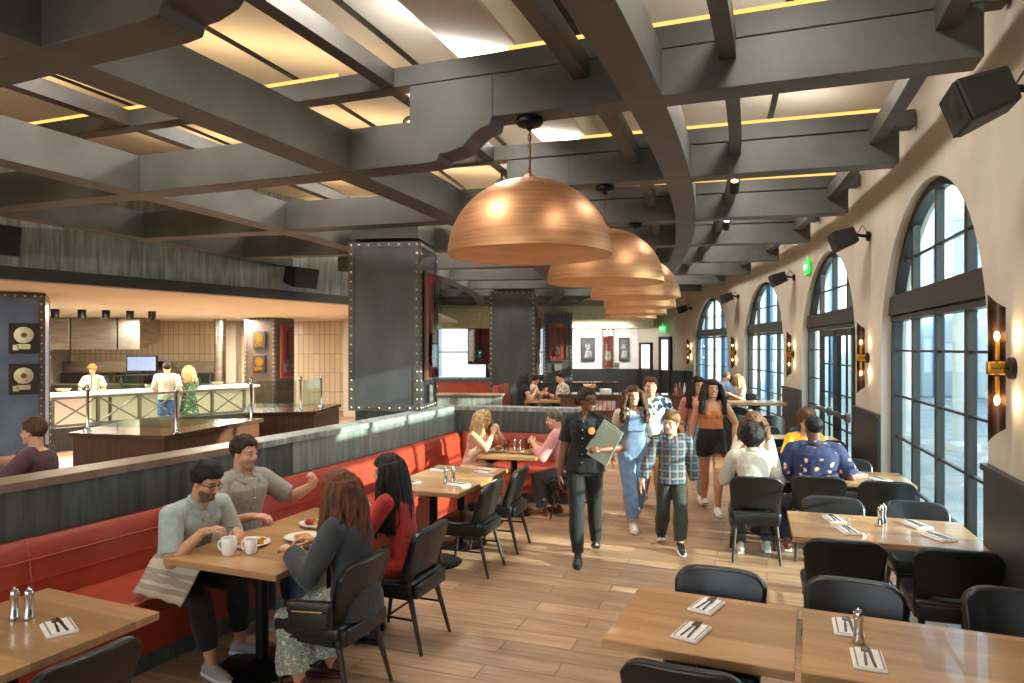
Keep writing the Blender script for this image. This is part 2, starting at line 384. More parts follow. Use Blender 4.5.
class Figure:
    """one person: pose in a local frame facing +Y, right hand side +X"""
    def __init__(s, label, loc, rot, h, pelvis, lean=(0, 0), twist=0, hands=None, elbows=None, feet=None, knees=None,
                 head=(0, 0), headroll=0, curl=(.45, .45), handdir=None, fem=False, hipyaw=0, bulk=1., footyaw=(0, 0), footpitch=(0, 0), vox=.0075, kid=False, shoulder=1.0):
        s.root = thing('person', label, 'person', loc, rot); s.h = h; s.vox = vox; s.fem = fem; s.bulk = bulk
        s.hs = h / 1.74 * (1.0 if not kid else 1.13); s.hs = max(s.hs, .93)
        pe = Vector(pelvis); s.pe = pe
        pitch, roll = lean
        up = Vector((math.sin(R_(roll)), math.sin(R_(pitch)), math.cos(R_(pitch)) * math.cos(R_(roll)))).normalized(); s.up = up
        TL = .305 * h; s.TL = TL
        s.neck = pe + up * TL + Vector((0, .0, 0))
        hx = Vector((math.cos(R_(hipyaw)), math.sin(R_(hipyaw)), 0)); s.hx = hx
        sx = Vector((math.cos(R_(twist)), math.sin(R_(twist)), 0)); sx = (sx - up * sx.dot(up)).normalized(); s.sx = sx
        s.sy = up.cross(sx).normalized(); s.hy = Vector((0, 0, 1)).cross(hx)
        sw = (.098 if fem else .112) * h * shoulder; hw = .052 * h
        s.sw = sw
        shz = pe + up * (TL - .035 * h)
        s.sh = [shz + sx * sw, shz - sx * sw]                         # right, left
        s.hip = [pe + hx * hw - Vector((0, 0, .01)), pe - hx * hw - Vector((0, 0, .01))]
        s.l = dict(ua=.172 * h, fa=.150 * h, th=.238 * h, sn=.235 * h)
        hands = hands or [None, None]; elbows = elbows or [None, None]
        s.el = []; s.wr = []
        for i, sg in enumerate((1, -1)):
            t = hands[i]
            if t is None: t = s.sh[i] + Vector((sg * .07, .06, -.30 * h))
            pole = elbows[i] or (sg * .35, -1, -.1)
            e, w = ik(s.sh[i], t, s.l['ua'], s.l['fa'], pole); s.el.append(e); s.wr.append(w)
        s.kn = []; s.an = []
        feet = feet or [(.1, .0, 0), (-.1, .0, 0)]; knees = knees or [(0.05, 1, 0), (-.05, 1, 0)]
        s.fp = footpitch; s.fy = footyaw
        for i in range(2):
            an = Vector(feet[i]) + Vector((0, 0, .045 * h))
            k, w = ik(s.hip[i], an, s.l['th'], s.l['sn'], knees[i]); s.kn.append(k); s.an.append(w)
        yaw, pit = head
        Rz = Matrix.Rotation(R_(yaw), 3, 'Z') @ Matrix.Rotation(R_(pit), 3, 'X') @ Matrix.Rotation(R_(headroll), 3, 'Y')
        s.HR = Rz
        s.hc = s.neck + up * (.028 * h) + Rz @ Vector((0, .018, .105)) * s.hs
        s.HM = Matrix.Translation(s.hc) @ Rz.to_4x4() @ Matrix.Scale(s.hs, 4)
        s.curl = curl; s.hd = handdir or [None, None]
    def Hp(s, p): return s.HM @ Vector(p)
    def torso(s, mb, g=0., z0=0., z1=1., straight=False):
        """z 0 = crotch, 1 = neck base"""
        h = s.h * s.bulk ** .5; b = s.bulk
        prof = ([(-.12, .060, .055), (0, .088, .055), (.16, .094, .053), (.36, .079, .050), (.52, .073, .053), (.68, .082, .060), (.82, .090, .062), (.93, .082, .050), (1.0, .040, .036)] if s.fem else
                [(-.12, .060, .055), (0, .088, .066), (.16, .092, .068), (.36, .086, .064), (.52, .088, .066), (.68, .100, .072), (.82, .107, .072), (.93, .092, .054), (1.0, .045, .040)])
        def at(t):
            for (t0, a0, b0), (t1, a1, b1) in zip(prof, prof[1:]):
                if t <= t1:
                    k = (t - t0) / (t1 - t0); k = max(0, k); return a0 + (a1 - a0) * k, b0 + (b1 - b0) * k
            return prof[-1][1:]
        st = []; n = 14
        for i in range(n + 1):
            t = z0 + (z1 - z0) * i / n
            rx, ry = at(max(t, .04) if straight else t)
            if straight and t < .2: q_ = 1 + .5 * (.2 - t); rx *= q_; ry *= q_ + .05
            k = max(0, min(1, t))
            X = (s.hx * (1 - k) + s.sx * k).normalized(); Y = (s.hy * (1 - k) + s.sy * k).normalized()
            c = s.pe + s.up * (s.TL * t) if t > 0 else s.pe + Vector((0, 0, s.TL * t))
            st.append((c, X, Y, rx * h * b + g, ry * h * b + g))
        mb.loft(st)
    def bust(s, mb, g=0.):
        if s.fem:
            for sg in (1, -1):
                mb.ell(s.pe + s.up * (s.TL * .70) + s.sx * (.040 * s.h * sg) + s.sy * (.036 * s.h), .034 * s.h + g)
    def arm(s, mb, i, g=0., t1=2., flat=False, loose=0.):
        h = s.h * (.94 if s.fem else 1.03) * s.bulk ** .6
        r = [.034 * h + g, .031 * h + g, .026 * h + g + loose * .5, .025 * h + g + loose * .5, .0165 * h + g + loose]
        a, e, w = s.sh[i], s.el[i], s.wr[i]
        a2 = a + (s.neck - a) * .45
        mb.cap(a2, a, r[0] * .9, r[0])
        def seg(p, q, r0, r1, last):
            if last and flat:
                mb.ell(p, r0); mb.bar(p, q, r0, r1, 18)
            else: mb.cap(p, q, r0, r1)
        if t1 <= 1:
            q = a + (e - a) * t1; seg(a, q, r[0], r[0] + (r[2] - r[0]) * t1 + (.010 if flat else 0), True)
        else:
            seg(a, a + (e - a) * .5, r[0], r[1] + .002, False); seg(a + (e - a) * .5, e, r[1] + .002, r[2], False)
            m = e + (w - e) * .3; k = t1 - 1; q = e + (w - e) * k
            if k > .35:
                seg(e, m, r[2], r[3] + .003, False); seg(m, q, r[3] + .003, r[3] + (r[4] - r[3]) * ((k - .3) / .7), True)
            else: seg(e, q, r[2], r[3], True)
    def leg(s, mb, i, g=0., t1=2., flat=False, loose=0.):
        h = s.h * s.bulk ** .6 * (1.0 if not s.fem else 1.02)
        r = [.050 * h + g, .042 * h + g, .033 * h + g, .033 * h + g, .020 * h + g]
        a, k, w = s.hip[i], s.kn[i], s.an[i]
        def seg(p, q, r0, r1, last):
            if last and flat: mb.ell(p, r0); mb.bar(p, q, r0, r1, 18)
            else: mb.cap(p, q, r0, r1)
        if t1 <= 1:
            q = a + (k - a) * t1; seg(a, q, r[0], r[0] + (r[2] - r[0]) * t1 + loose, True)
        else:
            m0 = a + (k - a) * .5; seg(a, m0, r[0], r[1] + loose * .4, False); seg(m0, k, r[1] + loose * .4, r[2] + loose * .6, False)
            f = t1 - 1; d = (w - k); back = Vector((0, 0, 0))
            m1 = k + d * .32; seg(k, m1, r[2] + loose * .6, r[3] + .004 + loose * .8, False)
            q = k + d * f; seg(m1, q, r[3] + .004 + loose * .8, r[4] + loose, True)
    def body(s, mat_, barefoot=True, arms_to_hand=True):
        mb = MB(); H = s.HM; q = s.hs; R3 = s.HR
        s.torso(mb); s.bust(mb)
        for i in range(2):
            s.arm(mb, i); s.leg(mb, i)
            fd = s.hd[i]; d = (s.wr[i] - s.el[i]).normalized()
            if fd: F = frame(fd[0], fd[1])
            else:
                F = frame(d, Vector((1 if i == 0 else -1, 0.2, 0)))
            hsz = s.h / 1.74 * (.95 if s.fem else 1.04)
            hand(mb, s.wr[i], F, hsz, s.curl[i], i == 0)
            fm = s.footm(i); mb.cap(fm @ Vector((0, -.02, .05)), fm @ Vector((0, .1, .03)), .03 * q, .025 * q)
        E = lambda c, r: mb.ell(s.Hp(c), [x * q for x in r], R3, 18, 12)
        C = lambda a, b, r0, r1=None: mb.cap(s.Hp(a), s.Hp(b), r0 * q, (r1 or r0) * q)
        E((0, -.014, .032), (.074, .096, .086)); E((0, .026, -.028), (.061, .064, .082))
        E((0, .062, -.090), (.027, .026, .022))
        for g in (1, -1):
            C((.052 * g, .0, -.05), (.018 * g, .064, -.092), .021, .019); E((.035 * g, .060, -.022), (.026, .022, .024))
            E((.076 * g, -.010, -.006), (.010, .019, .031)); E((.0105 * g, .098, -.028), (.0095, .010, .0085)); E((.031 * g, .070, 0), (.0165, .0145, .0145))
            C((.012 * g, .080, .024), (.046 * g, .066, .022), .0125, .011)
        C((0, .082, .016), (0, .105, -.020), .0085, .0125); C((-.015, .079, -.052), (.015, .079, -.052), .0095); C((-.012, .078, -.062), (.012, .078, -.062), .0105)
        mb.cap(s.neck - s.up * .03, s.Hp((0, -.018, -.045)), (.030 if s.fem else .035) * s.h, (.031 if s.fem else .037) * s.h * .98)
        o = remesh(mb, 'body', s.vox, 2, s.root, [mat_])
        at = o.data.attributes.new('hc', 'FLOAT_VECTOR', 'POINT'); inv = s.HM.inverted()
        buf = []
        for v in o.data.vertices: buf += list(inv @ v.co)
        at.data.foreach_set('vector', buf); s.bodyo = o
        return o
    def footm(s, i):
        yaw = s.fy[i]; T = Matrix.Translation(s.an[i]) @ Matrix.Rotation(R_(yaw), 4, 'Z') @ Matrix.Rotation(R_(-s.fp[i]), 4, 'X') @ Matrix.Translation((0, 0, -.045 * s.h))
        return T
    def folds(s, amp=.006, sc=9.):
        def f(p):
            return amp * (noise.noise(Vector((p.x * sc, p.y * sc, p.z * sc * .55))) + .5 * noise.noise(p * sc * 2.3))
        return f
    def top(s, mat_, sleeve=.6, hem=.0, g=.014, name='shirt', amp=.006, neck=.955, low=None, loose=.0, bare=False, flare=0.):
        mb = MB()
        s.torso(mb, g, hem if low is None else low, neck, True)
        if flare:
            X, Y = s.hx, s.hy; c = s.pe + s.up * (s.TL * hem)
        s.bust(mb, g * .7)
        if not bare:
            for i in range(2):
                if sleeve > 0: s.arm(mb, i, g, sleeve, True, loose)
                else: mb.cap(s.sh[i] + (s.neck - s.sh[i]) * .55, s.sh[i] + (s.neck - s.sh[i]) * .2, .030 * s.h + g, .030 * s.h + g)
        s.topo = remesh(mb, name, s.vox, 2, s.root, mat_ if isinstance(mat_, list) else [mat_], s.folds(amp)); return s.topo
    def collar(s, mat_, name='collar', open_=.35):
        mb = MB(); n = 26; q = s.h / 1.74; r = (.060 if s.fem else .066) * q * s.bulk; F = Matrix((s.sx, s.sy, s.up)).transposed(); o_ = s.topo
        ring = []
        for i in range(n + 1):
            t = R_(90 + 40 * open_) + (2 * math.pi - R_(80 * open_)) * i / n
            front = max(0, math.sin(t)) ** 2; od = F @ Vector((math.cos(t), math.sin(t), 0))
            def hit(dz, off):
                p = s.neck + s.up * dz + od * .35; ok, loc, nr, ix = o_.ray_cast(p, -od)
                return loc + nr * off if ok and (loc - s.neck - s.up * dz).length < .2 else s.neck + s.up * dz + od * (r + .03)
            p0 = s.neck + s.up * (-.012 - .034 * front) * q + od * (r - .006)
            p1 = s.neck + s.up * (.036 - .030 * front) * q + od * (r + .004)
            p2 = s.neck + s.up * (.020 - .034 * front) * q + od * (r + .018)
            p3 = hit((-.016 - .062 * front ** 2) * q, .007)
            ring.append([p0, p1, p2, p3])
        vs = [p for q in ring for p in q]; fs = []
        for i in range(n):
            for k in range(3): fs.append((i * 4 + k, i * 4 + k + 1, i * 4 + 5 + k, i * 4 + 4 + k))
        mb.add(vs, fs); o = mb.build(name, mat_, s.root, True)
        sd = o.modifiers.new('sol', 'SOLIDIFY'); sd.thickness = .005
        return o
    def front(s, t, x=0., out=0.):      # point on the chest front
        ry = .072 * s.h * s.bulk
        return s.pe + s.up * (s.TL * t) + s.sx * x + s.sy * (ry + out)
    def surf(s, o, t, x, out=.002):      # cast onto a garment from the front
        p = s.pe + s.up * (s.TL * t) + s.sx * x + s.sy * .5
        ok, loc, nr, ix = o.ray_cast(p, -s.sy)
        return (loc + nr * out, nr) if ok else (s.front(t, x, out), s.sy)
    def placket(s, o, mat_, btn=None, t0=.1, t1=.93):
        mb = MB(); pts = [s.surf(o, t0 + (t1 - t0) * i / 16, 0, .001)[0] for i in range(17)]
        vs = []
        for p in pts: vs += [p - s.sx * .014, p + s.sx * .014, p + s.sx * .014 + s.sy * .003, p - s.sx * .014 + s.sy * .003]
        fs = [(i * 4 + 3, i * 4 + 2, i * 4 + 6, i * 4 + 7) for i in range(16)] + [(i * 4, i * 4 + 3, i * 4 + 7, i * 4 + 4) for i in range(16)] + [(i * 4 + 1, i * 4 + 5, i * 4 + 6, i * 4 + 2) for i in range(16)]
        mb.add(vs, fs); pk = mb.build('placket', mat_, o, False)
        if btn:
            for k in range(6):
                p = s.surf(o, t0 + .05 + (t1 - t0 - .06) * k / 5, 0, .005)[0]
                b = MB(); b.ell(p, .0055, None, 8, 6); b.build('button', btn, o, True)
    def legs(s, mat_, t1=1.93, g=.012, name='trousers', amp=.006, loose=.012, top=.30, mats=None):
        mb = MB(); s.torso(mb, g * .9, -.12, top)
        for i in range(2): s.leg(mb, i, g, t1, True, loose)
        return remesh(mb, name, s.vox, 2, s.root, mats or [mat_], s.folds(amp, 8))
    def shoes(s, mat_, sole=None, name='shoe', labels=None):
        q = s.hs
        for i in range(2):
            T = s.footm(i); mb = MB()
            for a, b, r0, r1 in (((0, -.045, .045), (0, .03, .05), .038, .036), ((0, .03, .048), (0, .12, .034), .037, .034), ((0, .12, .034), (0, .17, .030), .036, .027), ((0, -.03, .06), (0, -.02, .085), .036, .036)):
                mb.cap(T @ (Vector(a) * q), T @ (Vector(b) * q), r0 * q, r1 * q)
            o = remesh(mb, name, s.vox * .9, 2, s.root, [mat_])
            sb = MB(); pts = [(-.034, -.075), (.034, -.075), (.042, .02), (.048, .11), (.036, .18), (0, .205), (-.036, .18), (-.048, .11), (-.042, .02)]
            sb.prism([(x * q, y * q) for x, y in pts], .0 * q, .026 * q, T); sb.build('sole', sole or mat_, o, False, .006)
    def hair(s, mat_, style='short', length=.3, vol=.012, wave=.0, front=False, lump=.018, part=0., top_=0., hl=.058, seed=1, name='hair', back_only=False, spread=1., sm=1):
        rnd = random.Random(seed); mb = MB(); q = s.hs
        N_ = 520
        for k in range(N_):
            z = 1 - 2 * (k + .5) / N_; t = k * 2.399963; r = math.sqrt(1 - z * z)
            p = Vector((.076 * r * math.cos(t), -.014 + .098 * r * math.sin(t), .032 + .088 * z))
            lim = -.055 if p.y < -.03 else (.004 if p.y < .012 else (.044 if p.y < .04 else hl + .008))
            if p.z < lim: continue
            n = Vector((p.x, p.y + .014, p.z - .03)).normalized()
            tp = min(1, max(.12, (p.z + .03) / .09)) if style == 'short' else 1
            e = vol * (1 + .5 * rnd.random()) * tp + top_ * max(0, n.z) ** 2
            lu = lump * (.62 + .38 * tp); c = p + n * (e - lu * .62)
            mb.ell(s.Hp(c), lu * q * (.8 + .5 * rnd.random()), None, 8, 6)
        if style in ('long', 'curly'):
            cnt = 190 if style == 'long' else 120
            for k in range(cnt):
                u = rnd.random(); ang = R_(-212 + 244 * u) if not back_only else R_(-165 + 150 * u)      # around the back from ear to ear
                lay = rnd.random()
                c0 = Vector((.076 * math.cos(ang), -.014 + .09 * math.sin(ang), .05 + .02 * lay))
                out = Vector((math.cos(ang), math.sin(ang), 0)); pts = []; rs = []
                n = 11; ln = length * (.85 + .25 * rnd.random()); ph = rnd.random() * 6.3
                for j in range(n):
                    f = j / (n - 1)
                    o_ = (.010 + vol + .016 * lay) * (1 if f > .08 else .6) + spread * .045 * math.sin(min(1, f * 1.4) * 1.57) * (.4 + .6 * lay) + (.03 * f if s.fem else 0) * spread
                    w = wave * math.sin(f * 11 + ph) ; w2 = wave * math.cos(f * 11 + ph)
                    loc = c0 + out * (o_ + w * .6) + Vector((-out.y, out.x, 0)) * w2
                    p = s.Hp((loc.x, loc.y, loc.z)); p.z -= ln * f * q; 
                    if front and out.y > -.2: p += s.sy * (.05 * f)
                    pts.append(p); rs.append((.0105 if style == 'long' else .0135) * (1.1 - .45 * f) * q)
                mb.tube(pts, rs, 6)
        if style == 'bun':
            mb.ell(s.Hp((0, -.135, .02)), [x * q for x in (.055, .05, .055)], s.HR)
        if style == 'locs':
            mb.ell(s.Hp((.0, -.135, -.005)), [x * q for x in (.058, .052, .055)], s.HR)
            for k in range(46):
                ang = R_(-200 + 220 * k / 45); c0 = Vector((.072 * math.cos(ang), -.014 + .09 * math.sin(ang), .06))
                b = Vector((.02 * math.cos(k), -.15 + .02 * math.sin(k * 2), .0 + .03 * math.sin(k * 1.7)))
                m_ = (c0 + b) * .5 + Vector((math.cos(ang), math.sin(ang), 0)) * .016
                mb.tube([s.Hp(c0), s.Hp(m_), s.Hp(b)], [.012 * q, .013 * q, .012 * q], 6)
        return remesh(mb, name, s.vox * .85, sm, s.root, [mat_])
    def glasses(s, mat_):
        mb = MB()
        for g in (1, -1):
            pts = [s.Hp((.031 * g + .024 * math.cos(t), .092 - .003 * abs(math.cos(t)), -.002 + .018 * math.sin(t))) for t in [2 * math.pi * k / 16 for k in range(17)]]
            mb.tube(pts, .0024, 6); mb.tube([s.Hp((.055 * g, .088, .006)), s.Hp((.079 * g, .02, .008)), s.Hp((.080 * g, -.01, .0))], .0022, 6)
        mb.tube([s.Hp((-.008, .095, .002)), s.Hp((.008, .095, .002))], .0022, 6)
        return mb.build('glasses', mat_, s.root, True)

HAIR = lambda n, c: mat(n, c, tuple(int(x * .55) for x in c), .6, scale=18, stretch=(3, 3, .25), bump=.3, bscale=60, detail=6, spec=.25)
CLOTH = lambda n, c, c2=None, sc=30: mat(n, c, c2 or tuple(int(x * .86) for x in c), .85, scale=sc, bump=.15, bscale=250, sheen=.15)
def plaid_mat(name, base, c1, c2, f=18):
    m, N, L, b = nt(name); tc = N.new('ShaderNodeTexCoord'); cur = None
    mx = None; base_ = lin(base); prev = None
    for ax, fr, col, th in (('X', f, c1, .62), ('Z', f, c1, .62), ('X', f * .5, c2, .78), ('Z', f * .5, c2, .78)):
        w = N.new('ShaderNodeTexWave'); w.bands_direction = ax; w.inputs['Scale'].default_value = fr / 6.0; w.inputs['Distortion'].default_value = .4
        L.new(tc.outputs['Object'], w.inputs['Vector'])
        r = N.new('ShaderNodeMath'); r.operation = 'GREATER_THAN'; L.new(w.outputs['Fac'], r.inputs[0]); r.inputs[1].default_value = th
        k = N.new('ShaderNodeMath'); k.operation = 'MULTIPLY'; L.new(r.outputs[0], k.inputs[0]); k.inputs[1].default_value = .5
        x = N.new('ShaderNodeMix'); x.data_type = 'RGBA'; L.new(k.outputs[0], x.inputs[0])
        if prev is None: x.inputs[6].default_value = base_
        else: L.new(prev, x.inputs[6])
        x.inputs[7].default_value = lin(col); prev = x.outputs[2]
    L.new(prev, b.inputs['Base Color']); b.inputs['Roughness'].default_value = .9
    return m
def floral_mat(name, base, blob, blob2, sc=11., th=.34):
    m, N, L, b = nt(name); tc = N.new('ShaderNodeTexCoord')
    no = N.new('ShaderNodeTexNoise'); no.inputs['Scale'].default_value = sc * 1.8
    mixv = N.new('ShaderNodeVectorMath'); mixv.operation = 'MULTIPLY_ADD'; mixv.inputs[1].default_value = (.06, .06, .06)
    L.new(tc.outputs['Object'], no.inputs['Vector']); L.new(no.outputs['Color'], mixv.inputs[0]); L.new(tc.outputs['Object'], mixv.inputs[2])
    v = N.new('ShaderNodeTexVoronoi'); v.inputs['Scale'].default_value = sc; L.new(mixv.outputs[0], v.inputs['Vector'])
    r = ramp(N, [(th - .08, lin(blob)), (th, lin(blob2)), (th + .06, lin(base))]); L.new(v.outputs['Distance'], r.inputs[0])
    L.new(r.outputs[0], b.inputs['Base Color']); b.inputs['Roughness'].default_value = .85
    return m
# ---------- camera ----------
cam = bpy.data.cameras.new('camera'); co = bpy.data.objects.new('camera', cam); COL.objects.link(co)
cam.sensor_width = 36; cam.lens = 36 * FPX / 1024; co.location = (0, 0, CAMH); co.rotation_euler = (R_(90), 0, 0)
cam.shift_y = (348 - 341.5) / 1024; cam.clip_start = .05
SC.camera = co

# ---------- shell ----------
BA = [-26.9, -23.5] + [-20.2 + 3 * k for k in range(0, 9)]            # the roof beams
WA = [-17.57, -11.8, -5.85, .22]; WH = 2.1             # the four arched windows
SPR, RISE = 2.0, 1.55
b = MB(); b.arc(-.2, 17, -.12, 0, -36, 10, 2); struct(b.build('floor', M['floor']))
b = MB(); b.arc(-.25, 17, 4.75, 4.85, -36, 10, 2); struct(b.build('ceiling', M['ceil']))

def wall_right():
    sm = [(-36., 0.)]; A = -36.
    while A < -20: sm.append((A, 0.)); A += 1.
    for c in WA:
        sm.append((c - WH, 0.))
        n = 40
        for i in range(n + 1):
            x = -1 + 2 * i / n; x = math.sin(x * math.pi / 2)
            sm.append((c + WH * x, SPR + RISE * math.sqrt(max(0, 1 - x * x))))
        sm.append((c + WH, 0.))
    sm.append((3.4, 0.))
    b = MB(); vs = []
    for a, z in sm: vs += [P(0, a, z), P(0, a, 4.8), P(-.25, a, 4.8), P(-.25, a, z)]
    fs = []
    for i in range(len(sm) - 1):
        q = 4 * i
        for k in range(4): fs.append((q + k, q + (k + 1) % 4, q + 4 + (k + 1) % 4, q + 4 + k))
    b.add(vs, fs); o = b.build('wall_right', M['plaster'])
    return struct(o)
wall_right()
# far walls
e = P(0, 3.4); e2 = Vector((5.55, 25.3, 0)); e3 = Vector((4.65, 25.9, 0))
def flatwall(name, p, q, z0, z1, m, th=.15):
    p, q = Vector(p), Vector(q); w = q - p; n = Vector((-w.y, w.x, 0)).normalized() * -th
    b = MB(); b.prism([(p.x, p.y), (q.x, q.y), (q.x + n.x, q.y + n.y), (p.x + n.x, p.y + n.y)], z0, z1)
    return b.build(name, m)
struct(flatwall('wall_back', (4.65, 25.9), (-16, 25.9), 0, 4.8, M['white'], .15))
struct(flatwall('wall_corner', (e.x, e.y), (4.65, 25.9), 0, 4.8, M['plaster'], .15))
struct(flatwall('wall_left', (-14.5, 25.9), (-14.5, -4), 0, 4.8, M['plaster'], .15))
# wainscot on the piers
PIER = [(-34, -19.68), (-15.45, -13.92), (-9.68, -7.97), (-3.73, -1.9), (2.34, 3.4)]
for i, (a0, a1) in enumerate(PIER):
    b = MB(); b.arc(0., .03, 0, 1.25, a0, a1); b.arc(0., .05, 1.25, 1.29, a0, a1); b.arc(.03, .045, 0, .14, a0, a1)
    n = max(2, int((a1 - a0) / .32))
    struct(b.build('baseboard_right', M['wains']))
w_ = (Vector((4.65, 25.9, 0)) - e)
struct(flatwall('baseboard_back', (4.6, 25.87), (-16, 25.87), 0, 1.28, M['wains'], -.05))
n_ = Vector((-w_.y, w_.x, 0)).normalized() * .03
struct(flatwall('baseboard_corner', e + n_, Vector((4.65, 25.9, 0)) + n_, 0, 1.28, M['wains'], -.04))

# ---------- windows ----------
def outline(n=28, inset=0., z0=0.):
    hw = (RW) * math.sin(R_(WH)) - inset; pts = [(-hw, z0)]
    for i in range(n + 1):
        t = math.pi - math.pi * i / n
        pts.append((hw * math.cos(t), SPR + (RISE - inset) * math.sin(t)))
    pts.append((hw, z0)); return pts
def ztop(y, inset=.06):
    hw = RW * math.sin(R_(WH)) - inset
    return SPR + (RISE - inset) * math.sqrt(max(0, 1 - (y / hw) ** 2))
def window(i, a, door=False):
    root = bpy.data.objects.new('window_%d' % (i + 1), None); COL.objects.link(root); root.location = P(-.12, a); root.rotation_euler = (0, 0, R_(a)); root['kind'] = 'structure'
    b = MB(); o1, o2 = outline(inset=-.03), outline(inset=.075)
    n = len(o1)
    vs = [];
    for (y, z), (y2, z2) in zip(o1, o2): vs += [(-.05, y, z), (-.05, y2, z2), (.05, y2, z2), (.05, y, z)]
    fs = [(4 * j + k, 4 * j + (k + 1) % 4, 4 * j + 4 + (k + 1) % 4, 4 * j + 4 + k) for j in range(n - 1) for k in range(4)]
    b.add(vs, fs); hw = RW * math.sin(R_(WH)) - .05
    b.box((0, 0, .06), (.1, 2 * hw, .12)); b.build('window_frame', M['winframe'], root)
    b = MB(); b.box((-.01, 0, 2.515), (.16, 2 * hw - .02, .21)); b.box((-.01, 0, 2.37), (.12, 2 * hw - .02, .05)); b.build('transom', M['winframe'], root)
    b = MB(); cols = (-.86, 0, .86)
    for y in cols:
        z0 = 0.1 if not door or y > .7 else 2.4
        b.box((0, y, (z0 + ztop(y)) / 2), (.065, .085 if y else .07, ztop(y) - z0))
    b.build('mullion', M['winframe'], root)
    b = MB()
    for z in (2.02, 1.52, 1.06, .6): b.box((0, (.5 * (hw + .86)) if door else 0, z), (.03, (hw - .86) if door else 2 * hw - .04, .022))
    z = 2.98; y = (RW * math.sin(R_(WH)) - .07) * math.sqrt(1 - ((z - SPR) / RISE) ** 2); b.box((0, 0, z), (.03, 2 * y, .022))
    b.build('muntin', M['winframe'], root)
    b = MB(); o = outline(inset=.03); b.add([(0.0, y, z) for y, z in o] + [(.006, y, z) for y, z in o], [list(range(n)), list(range(n, 2 * n))[::-1]] + [(j, (j + 1) % n, n + (j + 1) % n, n + j) for j in range(n)])
    b.build('pane', M['glass'], root)
    if door:
        d = bpy.data.objects.new('door_1', None); COL.objects.link(d); d.location = P(-.09, a); d.rotation_euler = (0, 0, R_(a)); d['kind'] = 'structure'
        for y0, y1 in ((-1.42, -.4), (-.38, .66)):
            b = MB()
            for y in (y0 + .06, y1 - .06): b.box((-.03, y, 1.18), (.06, .12, 2.3))
            b.box((-.03, (y0 + y1) / 2, 2.28), (.06, y1 - y0, .1)); b.box((-.03, (y0 + y1) / 2, .15), (.06, y1 - y0, .24))
            for z in (1.8, 1.35, .85): b.box((-.02, (y0 + y1) / 2, z), (.03, y1 - y0 - .1, .02))
            b.box((-.02, (y0 + y1) / 2, 1.2), (.03, .02, 2.1))
            lf = b.build('door_leaf', M['black_metal'], d)
            b = MB(); b.box((-.12, (y0 + y1) / 2, 1.08), (.04, y1 - y0 - .1, .06)); b.bar((-.09, y0 + .1, 1.08), (-.14, y0 + .1, 1.08), .07, None, 16); b.bar((-.06, y1 - .1, 1.08), (-.12, y1 - .1, 1.08), .03)
            b.build('push_bar', M['steel_b'], lf)
    return root
for i, a in enumerate(WA): window(i, a, i == 1)
# slim window and door on the far corner wall
def flatwin(name, p, q, z0, z1, bars, door=False):
    p, q = Vector(p), Vector(q); w = q - p; L = w.length; root = bpy.data.objects.new(name, None); COL.objects.link(root); root['kind'] = 'structure'
    root.location = (p + q) / 2; root.rotation_euler = (0, 0, math.atan2(w.y, w.x))
    b = MB(); t = .07 if not door else .11
    for x in (-L / 2 + t / 2, L / 2 - t / 2): b.box((x, 0, (z0 + z1) / 2), (t, .1, z1 - z0))
    for z in (z0 + t / 2, z1 - t / 2): b.box((0, 0, z), (L, .1, t))
    for z in bars: b.box((0, 0, z), (L, .05, .03))
    b.build('window_frame' if not door else 'door_frame', M['winframe'], root)
    b = MB(); b.box((0, 0, (z0 + z1) / 2), (L - t, .01, z1 - z0 - t)); b.build('pane', M['day'] , root)
    return root
M['day'] = mat('daylit frosted glass', (235, 242, 248), None, .3, emit=(232, 242, 250), estr=.9)
WT = w_.normalized(); nn = n_.normalized(); WE = e.copy()
def onw(s): return WE + WT * s + nn * .05
LW = w_.length
flatwin('window_5', onw(LW * .66), onw(LW * .92), .35, 2.25, (1.3,))
flatwin('door_2', onw(LW * .26), onw(LW * .50), 0., 2.45, (1.2,), True)
flatwin('window_6', (-.9, 25.82, 0), (-2.9, 25.82, 0), .9, 2.9, (1.9,))
flatwin('window_7', (1.2, 25.82, 0), (-.5, 25.82, 0), 1.0, 2.9, (1.9,))

